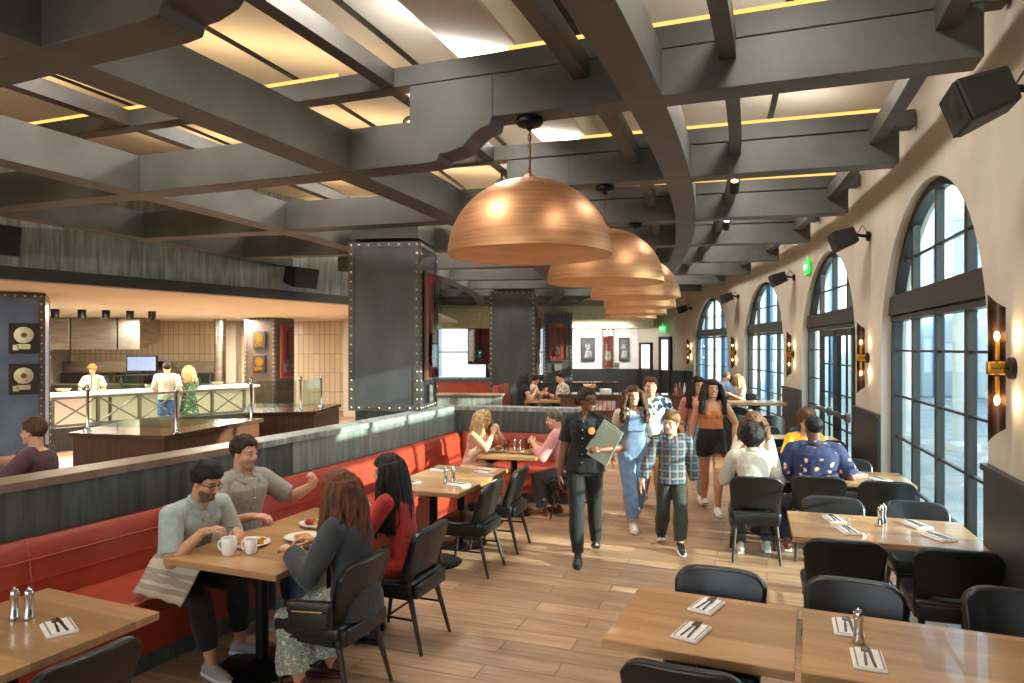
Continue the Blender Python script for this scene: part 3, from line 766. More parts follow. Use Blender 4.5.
# ---------- ceiling timbers ----------
G_D = (2.18, 4.66, 6.92, 9.1)
tn = 0
LEDB = []
for k, a in enumerate(BA):
    am = .125 / 46 * 180 / math.pi
    b = MB()
    hd = 9.0 if a < -14 else 8.4
    def rad(b, d0, d1, z0, z1, w, off=0.):
        x = P(0, a); r = R_(a); u = Vector((-math.cos(r), -math.sin(r), 0)); tv = Vector((-math.sin(r), math.cos(r), 0))
        p, q = P(d0, a), P(d1, a); vs = []
        for z in (z0, z1):
            for c in (p + tv * (off - w / 2), q + tv * (off - w / 2), q + tv * (off + w / 2), p + tv * (off + w / 2)): vs.append(Vector((c.x, c.y, z)))
        b.add(vs, [(0, 1, 2, 3), (7, 6, 5, 4), (0, 4, 5, 1), (1, 5, 6, 2), (2, 6, 7, 3), (3, 7, 4, 0)])
    rad(b, .16, 3.45, 3.78, 4.1, .24)
    # deeper run to the left with a scrolled corbel end
    prof = [(x + .3, z) for x, z in [(3.0, 3.78), (3.02, 3.72), (3.10, 3.70), (3.16, 3.66), (3.24, 3.58), (3.36, 3.545), (3.44, 3.54), (3.46, 3.49), (3.56, 3.48)]] + [(hd, 3.48), (hd, 3.82), (4.0, 3.82), (4.0, 4.1), (3.3, 4.1)]
    r = R_(a); Mx = Matrix(((-math.cos(r), 0, math.sin(r), CX + RW * math.cos(r)), (-math.sin(r), 0, -math.cos(r), CY + RW * math.sin(r)), (0, 1, 0, 0), (0, 0, 0, 1)))
    b.prism(prof, -.125, .125, Mx)
    rad(b, .02, hd, 4.12, 4.28, .16, .0)
    o = b.build('ceiling_beam', M['beam'], None, bevel=.008); struct(o)
    b = MB(); rad(b, .3, 3.2, 4.285, 4.312, .02, -.06); rad(b, 4.7, hd - .3, 4.285, 4.312, .02, -.06)
    o = b.build('trim_%d' % (k + 1), M['led']); struct(o)
for d in G_D:
    b = MB(); z0 = 3.78 if d < 3 else 3.48; z0 += .002
    b.arc(d - .13, d + .13, z0, 4.1 if d < 3 else 3.815, -27, 4.2, .5); d2 = {4.66: 4.22, 2.18: 2.18}.get(d, d + .1); b.arc(d2 - .06, d2 + .06, 4.13, 4.27, -27, 4.2, .5)
    struct(b.build('ceiling_beam', M['beam']))
for d in (.36, 1.62, 2.62):
    b = MB(); b.arc(d - .055, d + .055, 3.97, 4.13, -27, 4.0, .5)
    struct(b.build('ceiling_beam', M['beam']))
# white duct casing and slot diffusers over the aisle
b = MB(); b.arc(3.2, 3.75, 4.42, 4.74, -27, 3, 1); struct(b.build('ceiling_duct', M['ceil'], None, bevel=.03))
for d in (2.9, 4.5, 1.2, 5.8, 8.0):
    b = MB(); b.arc(d - .03, d + .03, 4.738, 4.752, -27, 3, 1); struct(b.build('ceiling_slot', M['black_metal']))

# ---------- cladded header and kitchen soffit ----------
h0, h1 = Vector((-9.6, 3.05, 0)), Vector((-2.05, 15.6, 0))
struct(flatwall('wall_header', h0, h1, 2.9, 4.8, M['greywood'], -.2))
hn = Vector((h1.y - h0.y, -(h1.x - h0.x), 0)).normalized()
struct(flatwall('trim_21', h0 + hn * .05, h1 + hn * .05, 2.9, 3.06, M['beamd'], -.04))
b = MB(); b.prism([(h0.x, h0.y), (h1.x, h1.y), (h1.x + .2, 25.7), (-14.4, 25.7), (-14.4, 3.05)], 2.92, 3.0); struct(b.build('ceiling_kitchen', M['ceil']))

# ---------- riveted columns ----------
def column(label, fr, rot, w, z0, z1, dep=None, m=None, front=True):
    """fr = front right corner; local x right, y back"""
    dep = dep or w
    o = bpy.data.objects.new('steel_column', None); COL.objects.link(o); o.location = (fr[0], fr[1], 0); o.rotation_euler = (0, 0, R_(rot)); o['kind'] = 'structure'
    b = MB(); b.box((-w / 2, dep / 2, (z0 + z1) / 2), (w, dep, z1 - z0)); b.build('steel_cladding', m or M['steel'], o)
    b = MB(); s = .075
    for x in (-w + s / 2, -s / 2): b.box((x, -.005, (z0 + z1) / 2), (s, .016, z1 - z0))
    for z in (z0 + s / 2, z1 - s / 2): b.box((-w / 2, -.004, z), (w, .014, s)); b.box((.004, dep / 2, z), (.014, dep, s))
    for y in (s / 2, dep - s / 2): b.box((.005, y, (z0 + z1) / 2), (.016, s, z1 - z0))
    b.build('strap', M['strap'], o)
    b = MB(); st = .125
    n = int((z1 - z0) / st)
    for i in range(n + 1):
        z = z0 + .04 + (z1 - z0 - .08) * i / n
        for x in (-w + s / 2, -s / 2): b.ell((x, -.014, z), (.018, .012, .018), None, 8, 5)
        for y in (s / 2, dep - s / 2): b.ell((.014, y, z), (.012, .018, .018), None, 8, 5)
    n = int(w / st)
    for i in range(1, n):
        for z in (z0 + .04, z1 - .04): b.ell((-w * i / n, -.014, z), (.018, .012, .018), None, 8, 5); b.ell((.014, dep * i / n, z), (.012, .018, .018), None, 8, 5)
    b.build('stud', M['rivet'], o, True)
    return o
COL1 = column('', (-1.23, 9.32), -7, .98, 1.207, 3.47)
COL2 = column('', (.56, 17.2), -5, 1.12, 0, 3.45)
COL3 = column('', (2.02, 23.6), 0, .92, 0, 3.25)
COL0 = column('', (-7.35, 11.0), 31, 1.5, 0, 2.9, m=mat('blue grey patinated steel', (96, 112, 138), (70, 84, 106), .45, metal=.4, scale=2))
COLK = column('', (-6.75, 19.9), -15, .98, 0, 2.9, m=mat('brown steel', (96, 78, 66), (76, 62, 54), .45, metal=.3, scale=3))
for fr, w, rot in (((-1.23, 9.32), .98, -7), ((.56, 17.2), 1.12, -5)):
    o = MB(); o.box((-w / 2, w / 2, 0), (w * .94, w * .94, .45)); q = o.build('column_head', M['beam']); q.location = (fr[0], fr[1], 3.75); q.rotation_euler = (0, 0, R_(rot)); struct(q)

b = MB(); b.box((-.49, .62, .6), (.98, .72, 1.2)); o = b.build('column_base', M['partition']); o.location = (-1.23, 9.32, 0); o.rotation_euler = (0, 0, R_(-7)); struct(o)
# ---------- partition and banquette ----------
def dp(a): return 5.78 - .33 * (a + 23) / 8.5          # face of the partition
AE = -14.4
b = MB(); b.arc(dp, lambda a: dp(a) + .16, 0, 1.15, -19.4, AE, .4); struct(b.build('wall_partition', M['partition_sunlit']))  # sunlit stretch, painted lighter than the rest
b = MB(); b.arc(dp, lambda a: dp(a) + .16, 0, 1.15, -27, -19.4, .4)
pe0 = P(dp(AE) + .16, AE); pe1 = P(3.62, AE + .05)
b.arc(3.6, lambda a: dp(AE), 0, 1.15, AE, AE + .22, .3)
struct(b.build('wall_partition', M['partition']))
b = MB(); b.arc(lambda a: dp(a) - .02, lambda a: dp(a) + .26, 1.145, 1.205, -27, AE - 5.6, .4); struct(b.build('trim_22', M['ledge'], None, bevel=.006))
b = MB(); b.arc(lambda a: dp(a) - .02, lambda a: dp(a) + .26, 1.145, 1.205, AE - 5.6, AE - .02, .4); b.arc(3.58, lambda a: dp(AE) + .2, 1.146, 1.206, AE - .02, AE + .32, .3)
struct(b.build('trim_23', M['greywood'], None, bevel=.006))
bq = thing('banquette', 'long red tufted leather banquette running below the dark wood partition', 'bench')
b = MB(); b.arc(lambda a: dp(a) - .72, lambda a: dp(a) - .01, 0, .12, -27, AE - .05, .4); b.arc(3.66, lambda a: dp(AE) - .5, 0, .12, AE - .8, AE - .02, .3); b.build('toe_kick', M['partition'], bq)
b = MB(); b.arc(lambda a: dp(a) - .74, lambda a: dp(a) - .02, .12, .36, -27, AE - .05, .4); b.arc(3.64, lambda a: dp(AE) - .5, .12, .36, AE - .82, AE - .02, .3); b.build('seat_base', M['red_leather'], bq)
b = MB(); b.arc(lambda a: dp(a) - .77, lambda a: dp(a) - .12, .365, .47, -27, AE - .05, .4); b.arc(3.62, lambda a: dp(AE) - .5, .365, .47, AE - .84, AE - .12, .3); b.build('seat_cushion', M['red_leather'], bq, bevel=.03)
b = MB()
a = -27.
vs = []; fs = []; n = 0; prof = [(.03, .44), (.16, .46), (.145, .60), (.125, .74), (.105, .815), (.07, .85), (.01, .845)]
aa = [(-27 + i * .1) for i in range(int((AE + 27) / .1))]
for a in aa:
    ph = ((a + 27) / .42) % 1.0; tf = abs(math.sin(ph * math.pi)) ** .4 * .022
    for t_, z in prof: vs.append(P(dp(a) - t_ - tf * (1 if t_ > .06 else 0) , a, z))
k = len(prof)
for i in range(len(aa) - 1):
    for j in range(k - 1): fs.append((i * k + j, i * k + j + 1, (i + 1) * k + j + 1, (i + 1) * k + j))
b.add(vs, fs)
vs = []; fs = []; dd = [3.62 + .06 * i for i in range(int((dp(AE) - 3.7) / .06))]
for i, d in enumerate(dd):
    tf = abs(math.sin(d / .31 * math.pi)) ** .4 * .022
    for t_, z in prof: vs.append(P(d, AE - (t_ + (tf if t_ > .06 else 0)) / 43 * 57.3, z))
for i in range(len(dd) - 1):
    for j in range(k - 1): fs.append((i * k + j, i * k + j + 1, (i + 1) * k + j + 1, (i + 1) * k + j))
b.add(vs, fs)
o = b.build('backrest', M['red_leather'], bq, True); sd = o.modifiers.new('s', 'SOLIDIFY'); sd.thickness = .02
b = MB()
for z, t_ in ((.60, .168), (.73, .15)):
    b.tube([P(dp(a) - t_ , a, z) for a in aa[::4]], .0055, 5)
for i in range(int((AE + 26) / .42)):
    a = -27 + .42 * (i + 1); b.tube([P(dp(a) - t_ - .0015, a, z) for t_, z in prof[1:6]], .006, 5)
b.build('seam', M['red_seam'], bq)
# ---------- pendant lamps ----------
def pendant():
    t = thing('pendant_lamp', '', 'pendant lamp', (0, 0, 0), 0, 'copper dome pendants over the aisle')
    b = MB(); b.lathe([(.02, 3.775), (.09, 3.775), (.1, 3.76), (.1, 3.735), (.085, 3.72), (.03, 3.71), (.02, 3.69), (.005, 3.68)], n=24); b.build('canopy', M['black_metal'], t, True)
    b = MB(); z = 3.69; i = 0
    while z > 3.37:
        pts = []
        for k in range(13):
            u = 2 * math.pi * k / 12; x = .011 * math.cos(u); y = .026 * math.sin(u)
            pts.append((x, 0, z - .02 + y) if i % 2 else (0, x, z - .02 + y))
        b.tube(pts, .0035, 5); z -= .040; i += 1
    b.tube([(0.004, 0, 3.7), (.004, .004, 3.36)], .004, 5)
    b.build('chain', mat('chain red brown', (120, 60, 44), None, .4, .7), t, True)
    R, Hh, zr = .615, .575, 2.745
    po = [(R * math.cos(u), zr + Hh * math.sin(u)) for u in [math.pi / 2 * i / 22 for i in range(23)]]
    b = MB(); b.lathe([(R - .004, zr - .002)] + po[:-1] + [(.03, zr + Hh), (.005, zr + Hh + .001)], n=56); b.lathe([(.02, zr + Hh - .005), (.045, zr + Hh), (.04, zr + Hh + .025), (.012, zr + Hh + .04), (.006, zr + Hh + .05)])
    sh = b.build('shade', M['copper'], t, True)
    b = MB(); pi = [((R - .012) * math.cos(u), zr + (Hh - .012) * math.sin(u)) for u in [math.pi / 2 * i / 22 for i in range(23)]]
    b.lathe([(R - .003, zr - .003), (R - .012, zr - .003)] + pi[1:-1] + [(.003, zr + Hh - .012)], n=56); b.build('shade_lining', M['copper_in'], t, True)
    b = MB(); b.bar((0, 0, zr + Hh - .02), (0, 0, zr + .36), .025); b.build('socket', M['black_metal'], t)
    b = MB(); b.ell((0, 0, zr + .28), (.055, .055, .07)); b.build('light_bulb', M['bulb'], t, True)
    return t
pd = pendant()
ORD = ['largest copper dome pendant, nearest of the row over the aisle', 'second copper dome pendant of the row, just behind the largest dome', 'third copper dome pendant counting back from the largest', 'fourth copper dome pendant counting back from the largest, half hidden by the third', 'fifth copper dome pendant back, second farthest of the row', 'farthest and smallest looking copper dome pendant of the row']
for k in range(6):
    a = -20.2 + 3 * k; p = P((3.05, 2.94, 2.86, 2.9, 2.94, 2.94)[k], a); p.z = 0
    if k == 0: pd.location = p; pd['label'] = ORD[0]
    else: dup(pd, p, 37 * k, ORD[k], 'copper dome pendants over the aisle')
    L = bpy.data.lights.new('pendant_light', 'POINT'); L.energy = 26; L.color = (1, .74, .45); L.shadow_soft_size = .09
    o = bpy.data.objects.new('pendant_light', L); COL.objects.link(o); o.location = (p.x, p.y, 2.89)

# ---------- sun, sky, lamps ----------
sd = Vector((-.90, .435, -.27)).normalized()
L = bpy.data.lights.new('sun', 'SUN'); L.energy = 17; L.color = (1, .86, .68); L.angle = .012
o = bpy.data.objects.new('sun', L); COL.objects.link(o); o.rotation_euler = (-sd).to_track_quat('Z', 'Y').to_euler()
W = bpy.data.worlds.new('world'); SC.world = W; W.use_nodes = True
N = W.node_tree.nodes; Lk = W.node_tree.links
sky = N.new('ShaderNodeTexSky'); sky.sky_type = 'NISHITA'; sky.sun_disc = False; sky.sun_elevation = R_(22); sky.sun_rotation = R_(125); sky.air_density = 1.2; sky.dust_density = .8
Lk.new(sky.outputs[0], N['Background'].inputs[0]); N['Background'].inputs[1].default_value = .75
def area(name, loc, target, size, power, col=(1, .95, .88), sy=None):
    L = bpy.data.lights.new(name, 'AREA'); L.energy = power; L.color = col; L.shape = 'RECTANGLE'; L.size = size; L.size_y = sy or size
    o = bpy.data.objects.new(name, L); COL.objects.link(o); o.location = loc
    o.rotation_euler = (Vector(loc) - Vector(target)).to_track_quat('Z', 'Y').to_euler()
    return o
# daylight arriving through each arched window
for i, a in enumerate(WA):
    p = P(-.75, a, 2.1); q = P(4, a, .9)
    area('window_daylight', p, q, 3.0, 70, (.86, .93, 1), 3.2)
# added fill lamps under the ceiling, with no fittings modelled
for k in range(-1, 6):
    for d in (1.3, 3.9, 6.2):
        p = P(d, -18.7 + 3 * k, 4.6); area('ceiling_fill', p, p - Vector((0, 0, 1)), .35, 44, (1, .93, .83))
for x, y in ((-11.5, 18), (-8, 20), (-9, 15), (-5.5, 13.5), (-6, 17), (-9, 10.2)):
    area('kitchen_downlight', (x, y, 2.86), (x, y, 0), .8, 310, (1, .89, .74))
# added uplights above the timbers, brightening the ceiling beyond the LED strips
for k in range(-2, 6):
    for d, ln, c_, e_ in ((1.6, 2.4, (1, .92, .8), 14), (3.7, .9, (1, .97, .93), 18), (5.6, 2.0, (1, .70, .36), 13), (7.8, 2.0, (1, .70, .36), 13)):
        p = P(d, -20.2 + 3 * k + .12, 4.33); a_ = area('cove_fill', p, p + Vector((0, 0, 1)), ln, e_ * .62, c_, .12); a_.rotation_euler = (R_(180), 0, R_(-(-20.2 + 3 * k)))
# added fill lamps: one behind the camera, one brightening the far wall
area('front_fill', (-2.5, -3.6, 2.4), (-1.8, 6, 1.6), 6, 150, (.95, .97, 1), 3.2)
area('back_wall_fill', (2.7, 24.0, 2.65), (2.7, 25.9, 1.7), 2.6, 110, (1, .98, .95), .3)

# ---------- grade ----------
SC.view_settings.view_transform = 'Standard'; SC.view_settings.look = 'None'; SC.view_settings.gamma = 1; SC.view_settings.exposure = 0.14
SC.view_settings.use_curve_mapping = False
SC.cycles.use_denoising = True; SC.cycles.max_bounces = 8; SC.cycles.diffuse_bounces = 4; SC.cycles.transparent_max_bounces = 12
SC.cycles.sample_clamp_indirect = 6; SC.cycles.caustics_reflective = False; SC.cycles.caustics_refractive = False
# ---------- outside the windows ----------
M['pave'] = mat('pale paving', (206, 200, 190), (180, 174, 166), .8, scale=1.5)
M['pillar'] = mat('white rendered pillar', (240, 240, 236), (228, 228, 226), .7, scale=2)
M['bluewall'] = mat('blue grey glazing', (110, 160, 205), (80, 130, 185), .35, scale=.5, stretch=(1, 1, .3))
b = MB(); b.arc(-60, -.26, -.25, -.02, -40, 14, 2); struct(b.build('ground', M['pave']))
fa = thing('facade', 'white pillared building across the terrace, seen through the arched windows', 'building')
b = MB(); b.arc(-14.5, -14., 0, 3.3, -34, 14, 1); b.build('blue_glazing', M['bluewall'], fa)
for i in range(40):
    a = -31 + i * 1.08; b = MB(); b.arc(-13.95, -13.7, 0, 3.3, a, a + (.5, .36, .6)[i % 3], 1); b.build('pilaster', M['pillar'], fa)
b = MB(); b.arc(-14.4, -13.6, 3.25, 3.5, -34, 14, 1); b.build('cornice', M['pillar'], fa)
fb_ = thing('side_building', 'tall blue glazed building with white pilasters beyond the farthest arched windows', 'building', P(-1.6, 8.5), 8.5)
b = MB(); b.box((7, .3, 3.2), (14, .4, 6.4)); b.build('blue_glazing', M['bluewall'], fb_)
for i in range(15): b = MB(); b.box((.2 + .95 * i, 0, 3.3), (.46, .3, 6.6)); b.build('pilaster', M['pillar'], fb_)
PIL = [(-3.6, -21.9), (-3.6, -16.2), (-3.6, -13.2), (-3.6, -10.6), (-3.6, -7.4), (-3.6, -4.6), (-3.6, -1.6), (-3.6, 1.2), (-3.6, 4.0)]
PL = ['nearest white round terrace pillar beyond the nearest arched window', 'second white terrace pillar beyond the nearest arched window', 'white terrace pillar seen right of the double glass door', 'white terrace pillar seen left of the double glass door', 'white terrace pillar beyond the third arched window, nearer one', 'white terrace pillar beyond the third arched window, farther one', 'white terrace pillar beyond the farthest arched window, nearer one', 'white terrace pillar beyond the farthest arched window, farther one', 'last white terrace pillar past the farthest arched window']
for (d, a), lb in zip(PIL, PL):
    b = MB(); b.lathe([(.30, 0), (.30, .12), (.24, .16), (.19, .2), (.17, 4.4), (.22, 4.45), (.26, 4.6), (.3, 4.62), (.3, 4.75)], n=24)
    o = b.build('terrace_pillar', M['pillar'], None, True); tag(o, lb, 'pillar', 'terrace pillars', P(d, a, -.02), a)

# ---------- chairs ----------
def chair_parts(t):
    # faces +Y, origin on the floor under the seat centre
    b = MB(); b.rbox((0, .02, .435), (.47, .47, .10), .035, None, 4); b.rbox((0, .01, .375), (.43, .43, .05), .012)
    b.build('seat', M['black_leather'], t, True)
    b = MB(); nu, nv = 18, 10; rows = []
    for j in range(nv + 1):
        v = j / nv
        for i in range(nu + 1):
            u = -1 + 2 * i / nu; zb = .508 - .10 * min(1, max(0, (abs(u) - .6) / .22)); z = zb + (.83 - zb) * v; w = .225 + .025 * v
            wrap = .075 * (abs(u) ** 2.6)
            zz = z - (.075 * abs(u) ** 7 * v) - .05 * (1 - v) * abs(u) ** 3 * 0
            y = -.215 - .085 * v + wrap * (1.15 - .5 * v)
            rows.append(Vector((w * u, y, zz)))
    th = [Vector((0, .055, 0))] * len(rows)
    m = nu + 1; k = len(rows); vs = rows + [p + Vector((-p.x * .05, .055, 0)) for p in rows]; fs = []
    for j in range(nv):
        for i in range(nu):
            a = j * m + i; fs += [(a, a + 1, a + m + 1, a + m), (k + a, k + a + m, k + a + m + 1, k + a + 1)]
    for i in range(nu):
        fs += [(i, k + i, k + i + 1, i + 1)]; a = nv * m + i; fs += [(a, a + 1, k + a + 1, k + a)]
    for j in range(nv):
        a = j * m; fs += [(a, a + m, k + a + m, k + a)]; a = j * m + nu; fs += [(a, k + a, k + a + m, a + m)]
    b.add(vs, fs)
    o = b.build('backrest', M['black_leather'], t, True, .018)
    b = MB()                                        # band that wraps round below the slot
    for sg in (1, -1):
        b.add([(sg * x, y, z) for x, y, z in [(.226, -.17, .36), (.232, -.17, .50), (.232, .02, .46), (.230, .14, .38), (.19, -.19, .36), (.19, -.17, .50), (.20, .02, .46), (.20, .14, .38)]], [(0, 1, 2, 3), (7, 6, 5, 4), (0, 4, 5, 1), (1, 5, 6, 2), (2, 6, 7, 3), (3, 7, 4, 0)])
    b.rbox((0, -.225, .415), (.43, .045, .10), .015); b.build('back_band', M['black_leather'], t, True)
    for sx in (1, -1):
        for sy in (1, -1):
            b = MB(); b.bar((sx * .185, .175 * sy, .37), (sx * .215, .235 * sy if sy > 0 else -.275, 0), .021, .012, 10); b.build('leg', M['dark_leg'], t, True)
        b = MB(); b.bar((sx * .195, .19, .22), (sx * .198, -.21, .22), .008, None, 8); b.build('stretcher', M['black_metal'], t, True)
    b = MB(); b.bar((-.196, .0, .22), (.196, .0, .22), .008, None, 8); b.build('stretcher', M['black_metal'], t, True)
    return t
chair0 = None
def chair(d, a, rot, label, group='black leather dining chairs'):
    global chair0
    p = P(d, a); r = a + rot
    return chair_at(p, r, label, group)
def chair_at(p, r, label, group='black leather dining chairs'):
    global chair0
    p = Vector((p[0], p[1], 0))
    if chair0 is None:
        chair0 = thing('dining_chair', label, 'chair', p, r, group); return chair_parts(chair0)
    return dup(chair0, p, r, label, group)
OUT, INW, FWD, BACK = -90, 90, 0, 180           # the way a chair faces: to the windows, to the banquette, away, towards us

# ---------- tables ----------
TH = .75
def table(d0, d1, a0, a1, label, group='oak topped dining tables', skew=0., flip=False):
    d, a = (d0 + d1) / 2, (a0 + a1) / 2; p = P(d, a)
    w = abs(d1 - d0); l = abs(a1 - a0) * math.pi / 180 * (RW - d)
    t = thing('dining_table', label, 'table', (p.x, p.y, 0), a + skew, group)
    b = MB(); b.rbox((0, 0, TH - .021), (w, l, .042), .004, None, 1); b.build('table_top', M['oak'], t)
    b = MB(); b.bar((0, 0, .03), (0, 0, .71), .04, None, 20); b.box((0, 0, .695), (.5, .06, .025)); b.box((0, 0, .695), (.06, .5, .025)); b.build('column', M['black_metal'], t, False)
    b = MB(); b.lathe([(.02, .001), (.27, .001), (.275, .01), (.26, .02), (.08, .035), (.045, .06), (.04, .06)], n=32); b.build('base', M['black_metal'], t, True)
    return t
LT = 'left tables along the banquette'; RT = 'tables along the windows'
T1 = table(4.12, 4.97, -24.45, -23.25, 'oak table at the lower left corner with shakers and a rolled napkin', LT)
T2 = table(3.98, 4.84, -22.4, -21.42, 'oak table with mugs and plates where the two men eat', LT)
T2b = table(3.98, 4.84, -21.41, -20.45, 'oak table where the woman in the red dress eats', LT)
T3 = table(3.95, 4.77, -19.28, -18.40, 'empty oak table behind the woman in red, with two chrome shakers', LT)
T3b = table(3.95, 4.77, -18.39, -17.5, 'empty oak table between the shaker table and the blonde woman', LT)
T4 = table(3.86, 4.60, -16.45, -15.5, 'oak table shared by the blonde woman and the man in pink', LT)
def table_xy(c, w, l, rot, label, group=RT):
    d = RW - math.hypot(c[0] - CX, c[1] - CY); a = math.degrees(math.atan2(c[1] - CY, c[0] - CX))
    k = l / ((RW - d) * math.pi / 180) / 2
    return table(d + w / 2, d - w / 2, a - k, a + k, label, group, rot - a)
R1 = table_xy((.915, 3.315), .80, .755, -23.0, 'oak table at the bottom centre, left of the seam')
R1b = table_xy((1.735, 2.975), .93, .755, -23.0, 'oak table at the lower right corner, right of the seam')
R2 = table_xy((2.64, 5.03), 1.20, .80, -18.5, 'long oak table against the charcoal wainscot, right of the aisle')
R3 = table_xy((3.60, 7.02), .66, .70, -16.5, 'small oak table standing at the foot of the nearest arched window')
R4 = table_xy((2.93, 7.78), 1.30, .78, -16.0, 'oak table where the two diners with their backs to us sit')
R5 = table_xy((4.05, 10.1), 1.2, .75, -13.0, 'oak table behind the diner in the floral shirt, near the double door')
R6 = table_xy((4.68, 13.5), 1.05, .6, -8.0, 'tall oak table far back by the third arched window'); R6.scale = (1, 1, 1.36)
# chairs on the banquette side
AC = 'aisle chairs facing the banquette'; WC = 'chairs at the window tables'
chair(3.80, -22.02, INW, 'black leather chair holding the woman in the denim jacket', AC)
chair(3.80, -20.98, INW, 'black leather chair holding the woman in the red dress', AC)
chair(3.97, -18.92, INW, 'empty black leather chair at the table with two chrome shakers', AC)
chair(3.95, -17.92, INW, 'empty black leather chair tucked in just in front of the pink shirted man', AC)
chair(3.48, -15.98, INW, 'black leather chair holding the man in the pink shirt', AC)
chair_at((-1.93, 2.92), -24 + 90, 'black leather chair at the lower left corner, backrest tip in view', AC)
# right side
def R_chair(c, off, rot, face, label):
    x, y = off; r = R_(rot); p = (c[0] + x * math.cos(r) - y * math.sin(r), c[1] + x * math.sin(r) + y * math.cos(r))
    return chair_at(p, rot + face, label, WC)
R_chair((.915, 3.315), (.0, .36), -23, BACK, 'black chair behind the bottom centre table, left one of two')
R_chair((1.735, 2.975), (-.22, .43), -23, BACK, 'black chair behind the lower right table, below the shaker table')
R_chair((1.735, 2.975), (.53, .58), -23, BACK, 'black chair at the right edge of the photo, beside the wainscot')
R_chair((.915, 3.315), (.0, -.42), -23, FWD, 'black chair in front of the bottom centre table, cut by the frame')
R_chair((1.735, 2.975), (-.28, -.50), -23, FWD, 'black chair in front of the lower right table, only its top edge in view')
R_chair((2.64, 5.03), (-.31, -.45), -18.5, FWD, 'black chair with its back to us at the long wainscot table, left one')
R_chair((2.64, 5.03), (.32, -.46), -18.5, FWD, 'black chair with its back to us at the long wainscot table, right one')
R_chair((2.64, 5.03), (-.24, .42), -18.5, BACK, 'black chair facing us behind the long wainscot table, left one')
R_chair((2.64, 5.03), (.36, .42), -18.5, BACK, 'black chair facing us behind the long wainscot table, right one')
R_chair((3.60, 7.02), (.02, -.36), -16.5, FWD, 'black chair with its back to us at the small table by the nearest window')
R_chair((3.60, 7.02), (-.10, .44), -16.5, BACK, 'black chair facing us behind the small table by the nearest window')
CHW = P(1.44, -17.35); CHB = P(.86, -17.1)
chair_at(CHW, -15, 'black leather chair holding the diner in the white shirt', WC)
chair_at(CHB, -16, 'black leather chair holding the diner in the navy floral shirt', WC)
R_chair((2.93, 7.78), (-.20, .68), -16, BACK, 'black chair of the curly haired woman facing us')
R_chair((2.93, 7.78), (.30, .70), -16, BACK, 'black chair of the woman in yellow facing us')
R_chair((4.05, 10.1), (-.28, -.5), -13, FWD, 'black chair before the double door table, left one')
R_chair((4.05, 10.1), (.30, -.5), -13, FWD, 'black chair before the double door table, right one')
R_chair((4.05, 10.1), (-.3, .52), -13, BACK, 'black chair behind the double door table, left one')
R_chair((4.05, 10.1), (.3, .52), -13, BACK, 'black chair behind the double door table, right one')
# rounded tub chairs farther back
def tub(p, r, label):
    t = thing('tub_chair', label, 'chair', (p[0], p[1], 0), r, 'black tub chairs far back')
    b = MB(); b.rbox((0, .04, .40), (.5, .5, .14), .04); b.build('seat', M['black_leather'], t, True)
    vs = []; n = 20
    for i in range(n + 1):
        u = R_(180 + 180 * i / n) ; c, s_ = math.cos(u), math.sin(u); hh = .62 + .22 * (-s_) ** .8 if s_ < 0 else .62
        for rr, z in ((.31, .1), (.31, hh), (.25, hh), (.25, .1)): vs.append((rr * c, rr * s_ + .05, z))
    fs = [(0, 1, 2, 3), (4 * n + 3, 4 * n + 2, 4 * n + 1, 4 * n)] + [(4 * i + k, 4 * i + 4 + k, 4 * i + 4 + (k + 1) % 4, 4 * i + (k + 1) % 4) for i in range(n) for k in range(4)]
    b = MB(); b.add(vs, fs); b.build('backrest', M['black_leather'], t, True)
    for sx in (1, -1):
        for sy in (1, -1): b = MB(); b.bar((sx * .17, sy * .17 + .03, .33), (sx * .2, sy * .2 + .03, 0), .02, .014, 8); b.build('leg', M['dark_leg'], t)
for (x, y, r, lb) in [(4.70, 12.85, -8, 'black tub chair beside the wainscot pier left of the double door'), (4.10, 12.95, -8, 'black tub chair left of the one beside the wainscot pier'), (4.6, 14.2, 172, 'black tub chair facing us behind the farthest tables'), (2.7, 16.6, 40, 'black tub chair behind the tall man in the leaf print shirt'), (-.88, 13.3, 200, 'black tub chair showing above the partition by the red booth'), (-2.0, 14.9, 170, 'black tub chair beside the red booth, half behind the riveted column'), (.1, 18.9, 150, 'dark tub chair far back between the two riveted columns')]:
    tub((x, y), r, lb)

